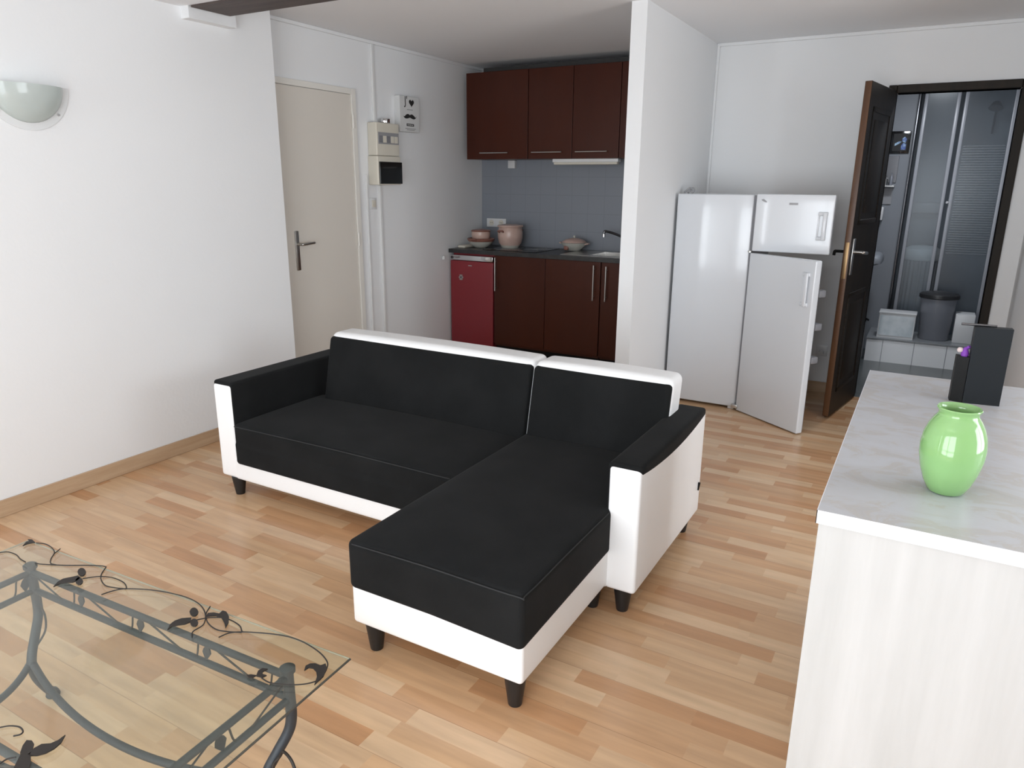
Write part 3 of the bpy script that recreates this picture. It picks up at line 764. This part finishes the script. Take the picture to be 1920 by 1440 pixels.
# outlet near the floor on the back wall
def socket(name, x0, x1, z0, z1, y, label, holes=1, cat='socket', facing=-1):
    t_ = thing(name, label, cat, ((x0+x1)/2, y, z0))
    obj('plate', BX(x0, x1, y-.010, y, z0, z1, bev=.002), M['wplastic'], t_)
    w_ = (x1-x0)/holes
    for i in range(holes):
        xc = x0+w_*(i+.5); zc = (z0+z1)/2; r_ = min(w_, z1-z0)*.34
        obj('insert', cyl((xc, y-.0115, zc), (xc, y-.0098, zc), r_, n=24), M['creamplastic'] if holes > 1 else M['wplastic'], t_)
        bm = bmesh.new()
        for dx in (-.3, .3): cyl((xc+dx*r_, y-.0120, zc), (xc+dx*r_, y-.0112, zc), r_*.14, n=10, bm=bm)
        obj('pin_holes', bm, M['black'], t_)
    return t_
socket('wall_socket', -.610, -.535, .268, .345, YB, 'white single socket low on the back wall beside the open bathroom door')
o = obj('plug', cyl((-.572, YB-.045, .295), (-.572, YB-.0125, .297), .016, .019, 16), M['wplastic']); tag(o, 'white plug pushed into the low socket on the back wall', 'plug')

# ================================================================== KITCHENETTE
KY = 5.20      # front plane of the base units
WTZ = .900
# small red fridge
rf = thing('mini_fridge', 'small dark red under-counter fridge at the left end of the kitchenette', 'fridge', (-3.365, 5.45, 0))
obj('body', BX(-3.578, -3.155, KY+.045, YK-.03, .03, .862), M['redfridge'], rf, smooth=False)
obj('door', soft(-3.582, -3.153, KY-.002, KY+.042, .055, .803, .006, n=3), M['redfridge'], rf)
hd = obj('handle_strip', BX(-3.582, -3.153, KY-.006, KY+.040, .808, .850, bev=.004), M['chrome'], rf, label='chrome handle strip')
obj('hinge_cap', cyl((-3.560, KY-.010, .829), (-3.560, KY-.004, .829), .013, n=18), M['darksteel'], hd)
obj('base_grille', BX(-3.570, -3.160, KY+.03, KY+.05, .0, .052), M['black'], rf, smooth=False)
obj('maker_badge', BX(-3.398, -3.362, KY-.0045, KY-.001, .762, .770), M['steel'], rf, smooth=False)
mg = thing('flower_magnet', 'small pale flower magnet on the red mini fridge door', 'magnet', (-3.472, KY-.006, .662))
for i in range(6):
    a_ = i*PI/3; bm = cyl((-3.472+.014*math.cos(a_), KY-.006, .662+.018*math.sin(a_)), (-3.472+.014*math.cos(a_), KY-.002, .662+.018*math.sin(a_)), .0085, n=12)
    obj('petal', bm, M['steel'], mg)
obj('centre', cyl((-3.472, KY-.008, .662), (-3.472, KY-.002, .662), .008, n=14), M['darksteel'], mg)

def vhandle(x, y, z0, z1, parent):
    bm = cyl((x, y-.028, z0), (x, y-.028, z1), .0055, n=10)
    for z in (z0+.03, z1-.03): cyl((x, y-.028, z), (x, y, z), .004, n=8, bm=bm)
    obj('bar_handle', bm, M['steel'], parent)
def hhandle(x0, x1, y, z, parent):
    bm = cyl((x0, y-.028, z), (x1, y-.028, z), .0050, n=10)
    for x in (x0+.03, x1-.03): cyl((x, y-.028, z), (x, y, z), .004, n=8, bm=bm)
    obj('bar_handle', bm, M['steel'], parent)
bc = thing('base_cabinet', 'wide dark red-brown base cabinet under the hob, beside the red fridge', 'cabinet', (-2.66, 5.45, 0))
obj('carcass', BX(-3.143, -2.182, KY+.020, YK-.02, .10, .864), M['cab'], bc, smooth=False)
obj('plinth', BX(-3.143, -2.182, KY+.05, KY+.07, 0, .10), M['black'], bc, smooth=False)
for x0, x1, hx, hz0, hz1 in ((-3.141, -2.664, -3.118, .573, .850), (-2.660, -2.184, -2.230, .568, .842)):
    dd = obj('door', BX(x0, x1, KY, KY+.018, .12, .866, bev=.0015), M['cab'], bc, smooth=False); vhandle(hx, KY, hz0, hz1, dd)
bc2 = thing('base_cabinet', 'dark red-brown base cabinet under the sink, partly behind the dividing wall', 'cabinet', (-1.88, 5.45, 0))
bm = bmesh.new(); box(bm, -2.176, -1.584, KY+.020, YK-.02, .10, .118); box(bm, -1.602, -1.584, KY+.020, YK-.02, .118, .864); box(bm, -2.176, -1.584, YK-.03, YK-.02, .118, .864)
obj('carcass', bm, M['cab'], bc2, smooth=False)
obj('plinth', BX(-2.176, -1.584, KY+.05, KY+.07, 0, .10), M['black'], bc2, smooth=False)
dd = obj('door', BX(-2.174, -1.586, KY, KY+.018, .12, .866, bev=.0015), M['cab'], bc2, smooth=False); vhandle(-2.127, KY, .569, .838, dd)
# worktop, one continuous slab with a cut-out look for the sink (inset tray)
bm = bmesh.new()
box(bm, -3.592, -2.335, KY-.012, YK-.006, .868, WTZ); box(bm, -1.925, -1.584, KY-.012, YK-.006, .868, WTZ)
box(bm, -2.335, -1.925, KY-.012, 5.305, .868, WTZ); box(bm, -2.335, -1.925, 5.635, YK-.006, .868, WTZ)
wt = obj('kitchen_worktop', bm, M['worktop'], smooth=False); tag(wt, 'dark slate worktop running over the kitchenette base units', 'worktop')
sp = struct('trim_8', BX(XA+.001, -1.584, YK-.005, YK, .90, 1.66), M['splash'])
# hob
hb = thing('hob', 'black glass hob set in the dark kitchen worktop', 'hob', (-3.03, 5.5, WTZ))
obj('glass_plate', BX(-3.30, -2.78, 5.27, 5.70, WTZ, WTZ+.005, bev=.002), M['blackgloss'], hb)
for x, y, r_ in ((-3.17, 5.58, .085), (-2.92, 5.58, .07), (-3.17, 5.38, .07), (-2.92, 5.38, .085)):
    bm = tube([(x+r_*math.cos(a_), y+r_*math.sin(a_), WTZ+.0052) for a_ in [2*PI*i/32 for i in range(33)]], .0012, n=4, smoothpath=False)
    obj('burner_ring', bm, M['greyplastic'], hb)
# sink
sk = thing('kitchen_sink', 'stainless steel inset sink in the worktop by the dividing wall', 'sink', (-2.13, 5.46, WTZ))
bm = bmesh.new()
sx0, sx1, sy0, sy1 = -2.56, -1.63, 5.255, 5.69
bx0, bx1, by0, by1 = -2.33, -1.93, 5.31, 5.63
z = WTZ+.004
O = [(sx0, sy0), (sx1, sy0), (sx1, sy1), (sx0, sy1)]; I = [(bx0, by0), (bx1, by0), (bx1, by1), (bx0, by1)]
vo = [bm.verts.new((x, y, z)) for x, y in O]; vi = [bm.verts.new((x, y, z)) for x, y in I]
vb = [bm.verts.new((x*.96+(-2.13)*.04, y*.94+5.47*.06, z-.16)) for x, y in I]; vs_ = [bm.verts.new((x, y, WTZ+.0005)) for x, y in O]
for i in range(4):
    j = (i+1) % 4
    bm.faces.new((vo[i], vo[j], vi[j], vi[i])); bm.faces.new((vi[i], vi[j], vb[j], vb[i])); bm.faces.new((vs_[i], vs_[j], vo[j], vo[i]))
bm.faces.new(vb)
obj('basin', bm, M['steel'], sk, smooth=False)
obj('drain', cyl((-2.13, 5.47, WTZ-.1555), (-2.13, 5.47, WTZ-.153), .03, n=20), M['darksteel'], sk)
tp_ = thing('tap', 'chrome swivel tap rising behind the kitchen sink', 'tap', (-2.07, 5.66, WTZ+.004))
obj('tap_body', lathe([(0, 0), (.026, 0), (.026, .01), (.018, .02), (.016, .07), (.019, .075), (.017, .095), (0, .1)], (-2.07, 5.66, WTZ+.0045), 20), M['chrome'], tp_)
obj('spout', tube([(-2.07, 5.66, WTZ+.07), (-2.12, 5.64, WTZ+.105), (-2.22, 5.58, WTZ+.155), (-2.285, 5.53, WTZ+.178), (-2.298, 5.52, WTZ+.170), (-2.300, 5.52, WTZ+.150)], .010, n=12), M['darksteel'], tp_)
obj('nozzle', cyl((-2.300, 5.52, WTZ+.134), (-2.300, 5.52, WTZ+.158), .012, n=14), M['chrome'], tp_)
obj('lever', tube([(-2.07, 5.66, WTZ+.10), (-2.05, 5.63, WTZ+.125), (-2.03, 5.60, WTZ+.13)], .006, n=8), M['chrome'], tp_)
# crockery
pot = thing('stoneware_pot', 'tall pink stoneware pot with a flat lid on the worktop', 'pot', (-3.185, 5.50, WTZ))
pot.location.z = WTZ+.005; MW[pot.name] = Matrix.Translation((-3.185, 5.50, WTZ+.005))
c = (-3.178, 5.53, WTZ+.005)
obj('body', lathe([(0, 0), (.070, 0), (.078, .018), (.098, .040), (.108, .085), (.108, .130), (.100, .165), (.096, .176), (0, .176)], c, 40), M['pinkclay'], pot)
obj('glazed_base', lathe([(.066, .0), (.072, 0), (.084, .018), (.086, .0225), (.080, .022)], c, 40), M['whiteclay'], pot, label='white glazed base')
ld = obj('lid', lathe([(.0, .177), (.110, .177), (.113, .184), (.108, .192), (.06, .199), (0, .201)], c, 40), M['pinkclay'], pot)
for s in (-1, 1):
    obj('handle', tube([(c[0]-.02+s*.03, c[1]+s*.100, c[2]+.135), (c[0]-.02+s*.03, c[1]+s*.122, c[2]+.145), (c[0]+.02+s*.03, c[1]+s*.122, c[2]+.145), (c[0]+.02+s*.03, c[1]+s*.100, c[2]+.135)], .008, n=8), M['redclay'], pot)
bw = thing('stoneware_bowl', 'wide stoneware bowl, white below and red-brown rim, beside the tall pink pot', 'bowl', (-3.415, 5.47, WTZ))
c = (-3.422, 5.44, WTZ)
obj('bowl_body', lathe([(0, 0), (.052, 0), (.060, .006), (.092, .030), (.108, .054), (.100, .056), (.085, .036), (0, .022)], c, 40), M['whiteclay'], bw)
obj('bowl_rim', lathe([(.100, .054), (.109, .054), (.118, .066), (.121, .078), (.113, .082), (.104, .072), (.0, .070)], c, 40), M['redclay'], bw, label='red-brown glazed rim')
for s in (-1, 1):
    obj('handle', tube([(c[0]-.025, c[1]+s*.112, c[2]+.072), (c[0]-.02, c[1]+s*.134, c[2]+.076), (c[0]+.02, c[1]+s*.134, c[2]+.076), (c[0]+.025, c[1]+s*.112, c[2]+.072)], .006, n=8), M['redclay'], bw)
cb_ = thing('stoneware_dish', 'small pink stoneware dish with lid stacked in the wide bowl', 'dish', (-3.415, 5.47, WTZ+.083))
c = (-3.422, 5.44, WTZ+.0715)
cb_.location = c; MW[cb_.name] = Matrix.Translation(c)
obj('body', lathe([(0, 0), (.070, 0), (.078, .012), (.083, .040), (.080, .066), (0, .066)], c, 36), M['pinkclay'], cb_)
obj('lid', lathe([(0, .067), (.085, .067), (.087, .072), (.080, .080), (.03, .088), (0, .089)], c, 36), M['redclay'], cb_, label='red-brown lid')
tu = thing('tureen', 'small lidded stoneware tureen standing left of the kitchen sink', 'tureen', (-2.60, 5.55, WTZ+.005))
c = (-2.598, 5.60, WTZ+.005)
tu.location = c; MW[tu.name] = Matrix.Translation(c)
obj('body', lathe([(0, 0), (.050, 0), (.056, .006), (.088, .034), (.108, .056), (.112, .064), (.104, .066), (0, .060)], c, 36), M['whiteclay'], tu)
tl = obj('lid', lathe([(.104, .067), (.100, .074), (.070, .092), (.030, .102), (0, .104)], c, 36), M['pinkclay'], tu)
obj('knob', lathe([(0, 0), (.006, 0), (.006, .006), (.011, .012), (.008, .020), (0, .022)], (c[0], c[1], c[2]+.103), 16), M['whiteclay'], tl)
for s in (-1, 1):
    obj('handle', tube([(c[0]+s*.100, c[1]-.02, c[2]+.055), (c[0]+s*.128, c[1]-.016, c[2]+.060), (c[0]+s*.128, c[1]+.016, c[2]+.060), (c[0]+s*.100, c[1]+.02, c[2]+.055)], .006, n=8), M['pinkclay'], tu)
obj('painted_flower', soft(c[0]-.055, c[0]-.015, c[1]-.094, c[1]-.070, c[2]+.006, c[2]+.042, .010, n=3), M['redclay'], tu, label='brown-pink painted motif')
# clear plastic tray at the far left of the worktop
o = obj('tray', soft(-3.575, -3.50, 5.30, 5.66, WTZ, WTZ+.022, .008, n=3), M['creamplastic']); tag(o, 'pale tray lying against the wall at the left end of the worktop', 'tray')

# ---- wall units
UY = 5.42
defs = [(-3.545, -2.957, (-3.399, -3.129), 'leftmost dark red-brown wall cabinet above the kitchen worktop'),
        (-2.954, -2.562, (-2.909, -2.640), 'second dark red-brown wall cabinet from the left, above the hob'),
        (-2.559, -2.168, (-2.519, -2.253), 'third dark red-brown wall cabinet from the left, above the white strip light'),
        (-2.165, -1.584, None, 'rightmost dark red-brown wall cabinet, mostly behind the dividing wall')]
for i, (x0, x1, hh, lb) in enumerate(defs):
    yo = -.004 if i == 0 else 0
    u_ = thing('wall_cabinet', lb, 'cabinet', ((x0+x1)/2, 5.6, 1.638), group='dark red-brown wall cabinets above the kitchenette')
    obj('carcass', BX(x0+.001, x1-.001, UY+.020, YK-.006, 1.640, 2.318), M['cab'], u_, smooth=False)
    dd = obj('door', BX(x0+.001, x1-.001, UY+yo, UY+.018, 1.638, 2.320, bev=.0015), M['cab'], u_, smooth=False)
    if hh: hhandle(hh[0], hh[1], UY+yo, 1.688, dd)
    else: hhandle(-1.98, -1.75, UY, 1.688, dd)
struct('trim_gap_shade', BX(-3.385, -1.584, UY+.012, 5.50, 2.321, 2.352), M['ink'])  # dark edge trim, with the shade of the ceiling gap put into its black
sl = thing('strip_light', 'white strip light fixed under the dark wall cabinets', 'strip light', (-2.45, 5.50, 1.594))
obj('housing', soft(-2.733, -2.169, 5.425, 5.49, 1.610, 1.637, .005, n=2), M['wplastic'], sl)
obj('diffuser', soft(-2.725, -2.178, 5.430, 5.485, 1.592, 1.612, .008, n=2), M['creamplastic'], sl)
socket('wall_socket', -3.543, -3.342, 1.062, 1.136, YK-.005, 'long white double socket on the grey splashback behind the pink pot', holes=2)
o = obj('junction_box', BX(-3.308, -3.240, YK-.045, YK-.005, 1.570, 1.637, bev=.003), M['wplastic']); tag(o, 'small white junction box on the splashback under the leftmost wall cabinet', 'box')

# ================================================================== THINGS ON THE RECESS WALL
fb = thing('fuse_box', 'cream fuse box with clear breaker window, above the black meter', 'fuse box', (XA, 4.33, 1.632))
FXX = -3.515
obj('casing', soft(XA, FXX, 4.206, 4.462, 1.632, 1.858, .008, n=3), M['creamplastic'], fb)
obj('breaker_window', BX(FXX-.004, FXX+.003, 4.222, 4.452, 1.712, 1.792, bev=.001), M['greyplastic'], fb, smooth=False)
for i in range(5):
    y0 = 4.230+i*.043
    obj('breaker', BX(FXX, FXX+.006, y0, y0+.036, 1.722, 1.768, bev=.001), M['creamplastic'] if i in (1, 3, 4) else M['gasket'], fb, smooth=False)
mt_ = thing('electricity_meter', 'cream electricity meter box with a black glossy cover under the fuse box', 'meter', (XA, 4.33, 1.43))
obj('casing', soft(XA, -3.508, 4.198, 4.462, 1.428, 1.630, .008, n=3), M['creamplastic'], mt_)
obj('black_cover', soft(-3.510, -3.498, 4.212, 4.466, 1.436, 1.590, .004, n=3), M['blackgloss'], mt_, label='glossy black cover')
tr = obj('tape_roll', lathe([(.020, 0), (.036, 0), (.037, .003), (.037, .027), (.036, .030), (.020, .030), (.020, 0)], (-3.553, 4.35, 1.8585), 32), M['chrome'], smooth=True)
tag(tr, 'shiny silver tape roll on top of the fuse box', 'tape')
for nm, y, z0, z1, lb in (('conduit', 4.283, 1.860, 2.378, 'white cable conduit from ceiling down to the fuse box'), ('conduit', 4.312, .078, 1.426, 'white cable conduit from the black meter down to the floor'),
                          ('conduit', 4.165, .078, 1.50, 'thin white cable conduit closest to the cream door')):
    wd = .026 if y != 4.165 else .014
    o = obj(nm, BX(XA, XA+.016, y-wd/2, y+wd/2, z0, z1, bev=.003), M['trim']); tag(o, lb, 'conduit', 'cable conduits on the recess wall')
ls = thing('light_switch', 'small grey light switch between the two conduits below the meter', 'switch', (XA, 4.235, 1.26))
obj('plate', BX(XA, XA+.010, 4.200, 4.268, 1.255, 1.335, bev=.002), M['wplastic'], ls)
obj('rocker', BX(XA+.009, XA+.014, 4.214, 4.254, 1.27, 1.32, bev=.002), M['creamplastic'], ls)
o = obj('night_light', lathe([(0, 0), (.014, 0), (.017, .012), (.010, .030), (0, .034)], (XA+.018, 5.10, .815), 16), M['wplastic']); tag(o, 'tiny white plug-in light on the wall left of the worktop', 'light')

# canvas with heart and moustache
sg = thing('wall_canvas', 'white square canvas print with a black heart and moustache', 'picture', (XA, 4.64, 1.815))
CXF = -3.548; y0, y1, z0, z1 = 4.522, 4.758, 1.815, 2.066
obj('canvas', BX(XA, CXF, y0, y1, z0, z1, bev=.002), M['canvas'], sg, smooth=False)
def on(yf, zf): return Vector((CXF+.0006, y0+(y1-y0)*yf, z1-(z1-z0)*zf))
def flat(pts, mt2, nm):
    obj(nm, prism([on(*p) for p in pts], (.0006, 0, 0)), mt2, sg, smooth=False)
hp_ = []
for i in range(28):
    t_ = 2*PI*i/28; hx = 16*math.sin(t_)**3; hy = 13*math.cos(t_)-5*math.cos(2*t_)-2*math.cos(3*t_)-math.cos(4*t_)
    hp_.append((.60+hx/16*.13, .17-hy/16*.115))
flat(hp_, M['ink'], 'heart')
mu = []
top = [(-1, -.25), (-.93, .05), (-.80, .02), (-.62, -.30), (-.42, -.52), (-.20, -.55), (0, -.32)]
bot = [(0, .18), (-.15, .30), (-.40, .45), (-.62, .48), (-.82, .34), (-.95, .10)]
full = top+[(-x, y) for x, y in top[::-1][1:]]+[(-x, y) for x, y in bot[::-1][:-1]]+bot
flat([(.50+x*.34, .565+y*.13) for x, y in full], M['ink'], 'moustache')
flat([(.32, .765), (.70, .765), (.70, .835), (.32, .835)], M['ink'], 'dark_label')
def text(s, yc, zc, size, mt2, nm):
    cu = bpy.data.curves.new('txt', 'FONT'); cu.body = s; cu.size = size; cu.align_x = 'CENTER'; cu.extrude = .0004
    o = bpy.data.objects.new('txt', cu); COL.objects.link(o)
    dg = bpy.context.evaluated_depsgraph_get(); me = bpy.data.meshes.new_from_object(o.evaluated_get(dg))
    bpy.data.objects.remove(o); bm_ = bmesh.new(); bm_.from_mesh(me)
    p = on(yc, zc)
    mtx = Matrix(((0, 0, 1, p.x), (1, 0, 0, p.y), (0, 1, 0, p.z), (0, 0, 0, 1)))
    bmesh.ops.transform(bm_, matrix=mtx, verts=bm_.verts[:])
    obj(nm, bm_, mt2, sg, smooth=False)
text("J'", .32, .235, .085, M['ink'], 'lettering')
# unreadable small print: thin grey strokes
bm = bmesh.new()
for row, (a, b_, zf) in enumerate(((.36, .62, .36), (.26, .80, .895), (.34, .72, .935))):
    t_ = a
    while t_ < b_:
        w_ = random.uniform(.02, .05); prism([on(t_, zf), on(t_+w_, zf), on(t_+w_, zf+.018), on(t_, zf+.018)], (.0006, 0, 0), bm); t_ += w_+.014
obj('small_print', bm, M['greyink'], sg, smooth=False)
bm = bmesh.new()
for i in range(5):
    a = .36+i*.062; prism([on(a, .785)+Vector((.0008, 0, 0)), on(a+.035, .785)+Vector((.0008, 0, 0)), on(a+.035, .815)+Vector((.0008, 0, 0)), on(a, .815)+Vector((.0008, 0, 0))], (.0004, 0, 0), bm)
obj('label_print', bm, M['canvas'], sg, smooth=False)

# ================================================================== WALL LAMP
sn = thing('wall_lamp', 'half-bowl frosted glass wall lamp on the left wall', 'wall lamp', (XL, 1.82, 1.66))
c = (XL, 1.822, 1.842)
def halfbowl(R_, H_, D_, z_off=0, steps=14, n=28, x_off=.0):
    bm = bmesh.new(); rings = []
    for i in range(steps+1):
        t_ = i/steps*PI/2; r_ = math.cos(t_); z = -math.sin(t_)*H_
        ring = []
        for j in range(n+1):
            a_ = -PI/2+PI*j/n
            ring.append(bm.verts.new((c[0]+x_off+max(0, math.cos(a_))*r_*D_, c[1]+math.sin(a_)*r_*R_, c[2]+z_off+z)))
        rings.append(ring)
    for A, B in zip(rings, rings[1:]):
        for j in range(n):
            try: bm.faces.new((A[j], A[j+1], B[j+1], B[j]))
            except ValueError: pass
    return bm
bm = halfbowl(.150, .152, .085, -.004, x_off=.006)
bmesh.ops.solidify(bm, geom=bm.faces[:], thickness=.004)
obj('glass_bowl', bm, M['frost'], sn)
pts = [(XL+.001, c[1]+.182*math.cos(a_), c[2]-.186*math.sin(a_)) for a_ in [PI*i/28 for i in range(29)]]
bm = prism(pts, (.006, 0, 0))
obj('back_plate', bm, M['clearrim'], sn, label='clear glass half-disc behind the bowl')
bm = bmesh.new()
for a_ in (.75, 2.39): cyl((XL+.006, c[1]+.166*math.cos(a_), c[2]-.168*math.sin(a_)), (XL+.012, c[1]+.166*math.cos(a_), c[2]-.168*math.sin(a_)), .006, n=12, bm=bm)
obj('screws', bm, M['chrome'], sn)

# ================================================================== BATHROOM THINGS
LZ = .207
bn = thing('pedal_bin', 'grey plastic bin with dark lid standing on the white tiled bathroom step', 'bin', (.10, 6.93, LZ))
c = (.125, 6.94, LZ)
obj('bin_body', lathe([(0, 0), (.105, 0), (.112, .01), (.132, .35), (0, .35)], c, 36, sx=1.0, sy=.8), M['bin'], bn)
obj('lid', lathe([(.138, .345), (.148, .352), (.148, .378), (.130, .392), (.06, .402), (0, .404)], c, 36, sx=1.0, sy=.8), M['binlid'], bn)
wb = thing('storage_box', 'white glossy square box with pearly front left of the bathroom bin', 'box', (-.16, 6.86, LZ))
bm = prism([(-.292, 6.80, LZ), (-.020, 6.80, LZ), (-.020, 6.95, LZ), (-.292, 6.95, LZ)], (0, 0, .205))
obj('box_body', bm, M['wplastic'], wb, smooth=False)
obj('box_front', prism([(-.284, 6.797, LZ+.02), (-.028, 6.797, LZ+.02), (-.028, 6.790, LZ+.192), (-.284, 6.790, LZ+.192)], (0, .007, 0)), M['pearl'], wb, smooth=False, label='pearly reflective front')
obj('box_lid', BX(-.297, -.015, 6.79, 6.96, LZ+.205, LZ+.220, bev=.004), M['wplastic'], wb)
o = obj('white_box', BX(.262, .400, 6.86, 7.05, LZ, LZ+.235, bev=.004), M['wplastic']); tag(o, 'plain white box on the step right of the bathroom bin', 'box')
# shower cabin
sh = thing('shower_cabin', 'glass shower cabin with white profiles and ribbed sliding door in the bathroom', 'shower', (.11, 7.25, LZ))
for x in (-.245, -.195, .035, .092, .430):
    obj('profile', BX(x-.014 if x > -.2 else x-.008, x+.014 if x > -.2 else x+.008, 7.20, 7.235, LZ, 2.30, bev=.004), M['bathprofile'] if x > -.22 else M['darksteel'], sh)
obj('top_rail', BX(-.25, .47, 7.195, 7.24, 2.30, 2.335, bev=.004), M['bathprofile'], sh)
obj('glass_panel', BX(-.19, .035, 7.214, 7.220, LZ, 2.30), M['showerglass'], sh, smooth=False)
obj('glass_door', BX(.10, .425, 7.205, 7.211, LZ, 2.30), M['showerglass'], sh, smooth=False)
bm = bmesh.new()
for i in range(44):
    z = .90+i*.020; box(bm, .12, .41, 7.202, 7.205, z, z+.010)
obj('ribbed_band', bm, M['ribglass'], sh, smooth=False)
obj('door_knob', cyl((.070, 7.165, 1.32), (.070, 7.202, 1.32), .010, .012, 14), M['darksteel'], sh)
bm = tube([(.33, 7.92, 1.9), (.33, 7.80, 2.08), (.32, 7.66, 2.12)], .010, n=10)
cyl((.32, 7.66, 2.13), (.315, 7.64, 2.085), .03, .055, 24, bm)
obj('shower_head', bm, M['darksteel'], sh)
pc = thing('storage_column', 'tall rounded grey unit with ribbed sides seen through the shower glass', 'unit', (-.06, 7.5, .02))
c = (-.055, 7.56, .004)
bm = bmesh.new()
for i in range(48): pass
prof_r = lambda a_: .145+.004*math.cos(a_*24)
rings = []
for z in (0, .80):
    rings.append([bm.verts.new((c[0]+prof_r(2*PI*i/144)*math.cos(2*PI*i/144), c[1]+prof_r(2*PI*i/144)*.9*math.sin(2*PI*i/144), c[2]+z)) for i in range(144)])
for i in range(144): bm.faces.new((rings[0][i], rings[0][(i+1) % 144], rings[1][(i+1) % 144], rings[1][i]))
bm.faces.new(rings[1])
obj('ribbed_body', bm, M['greyplastic'], pc)
obj('rounded_top', lathe([(.148, .80), (.155, .81), (.155, .87), (.145, .90), (.10, .925), (0, .935)], c, 40, sx=1, sy=.9), M['wplastic'], pc)
# shower back shelf band
obj('corner_shelf', BX(-.22, .05, 7.90, 7.99, 1.20, 1.30, bev=.02), M['greyplastic'], sh)
# left part of the bathroom wall
pt = thing('framed_picture', 'small black framed picture with blue and white shapes on the bathroom wall', 'picture', (-.33, 7.25, 1.72))
obj('frame', BX(-.425, -.270, 7.235, 7.25, 1.715, 1.895, bev=.003), M['blackgloss'], pt)
obj('print', BX(-.400, -.292, 7.232, 7.236, 1.735, 1.875), M['ink'], pt, smooth=False)
bm = bmesh.new()
for pp in ([(-.335, 1.745), (-.30, 1.745), (-.298, 1.79), (-.32, 1.80), (-.335, 1.78)], [(-.385, 1.775), (-.35, 1.795), (-.335, 1.81), (-.355, 1.812), (-.385, 1.795)], [(-.33, 1.81), (-.305, 1.80), (-.297, 1.83), (-.315, 1.85), (-.332, 1.835)]):
    prism([Vector((x, 7.2315, z)) for x, z in pp], (0, .001, 0), bm)
obj('print_shapes', bm, M['blueprint'], pt, smooth=False)
mc = thing('mirror_shelf', 'small mirror with a glass shelf below the framed picture in the bathroom', 'mirror', (-.40, 7.25, 1.30))
obj('mirror_glass', BX(-.50, -.335, 7.238, 7.25, 1.475, 1.695, bev=.002), M['darksteel'], mc, smooth=False)
obj('shelf', BX(-.50, -.340, 7.15, 7.25, 1.440, 1.452), M['steel'], mc, smooth=False)
obj('lower_panel', BX(-.50, -.350, 7.238, 7.25, 1.295, 1.43), M['greyplastic'], mc, smooth=False)
for i, (x, h_, r_, m_) in enumerate(((-.46, .11, .016, 'wplastic'), (-.415, .08, .018, 'steel'), (-.37, .10, .013, 'bin'))):
    o = obj('toiletry_bottle', lathe([(0, 0), (r_, 0), (r_, h_*.7), (r_*.4, h_*.8), (r_*.4, h_), (0, h_)], (x, 7.19, 1.4525), 16), M[m_])
    tag(o, ('white toiletry bottle, leftmost on the bathroom mirror shelf', 'short steel-coloured jar in the middle of the bathroom mirror shelf', 'grey toiletry bottle, rightmost on the bathroom mirror shelf')[i], 'bottle', 'toiletries on the mirror shelf')
o = obj('towel_dispenser', BX(-.505, -.395, 7.16, 7.25, 1.16, 1.27, bev=.006), M['wplastic']); tag(o, 'small white box on the bathroom wall below the mirror', 'box')
bs = thing('washbasin', 'white wall-hung washbasin behind the open bathroom door', 'washbasin', (-.60, 6.85, .75))
def bsn(p, u, v, w_):
    if w_ < 0:
        k_ = 1+w_*.45; p.x = -.845+(p.x+.845)*max(.3, k_)
    return p
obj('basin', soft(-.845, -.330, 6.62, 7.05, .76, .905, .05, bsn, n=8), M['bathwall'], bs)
obj('basin_tap', tube([(-.75, 6.84, .905), (-.75, 6.84, .98), (-.70, 6.84, 1.0), (-.66, 6.84, .985)], .011, n=10), M['chrome'], bs)
bm = bmesh.new()
for i in range(7):
    a_ = i*PI*2/7; tube([(-.43, 6.88, LZ+.08), (-.43+.03*math.cos(a_), 6.88+.03*math.sin(a_), LZ+.13), (-.43+.06*math.cos(a_), 6.88+.06*math.sin(a_), LZ+.12)], .008, bm, n=6)
pl_ = thing('brush_pot', 'dark brush holder on the floor left of the tiled bathroom step', 'brush holder', (-.43, 6.88, .004))
obj('bristles', bm, M['black'], pl_)
obj('holder', lathe([(0, 0), (.05, 0), (.045, .2), (.035, LZ+.08), (0, LZ+.08)], (-.43, 6.88, .004), 20), M['greyplastic'], pl_)
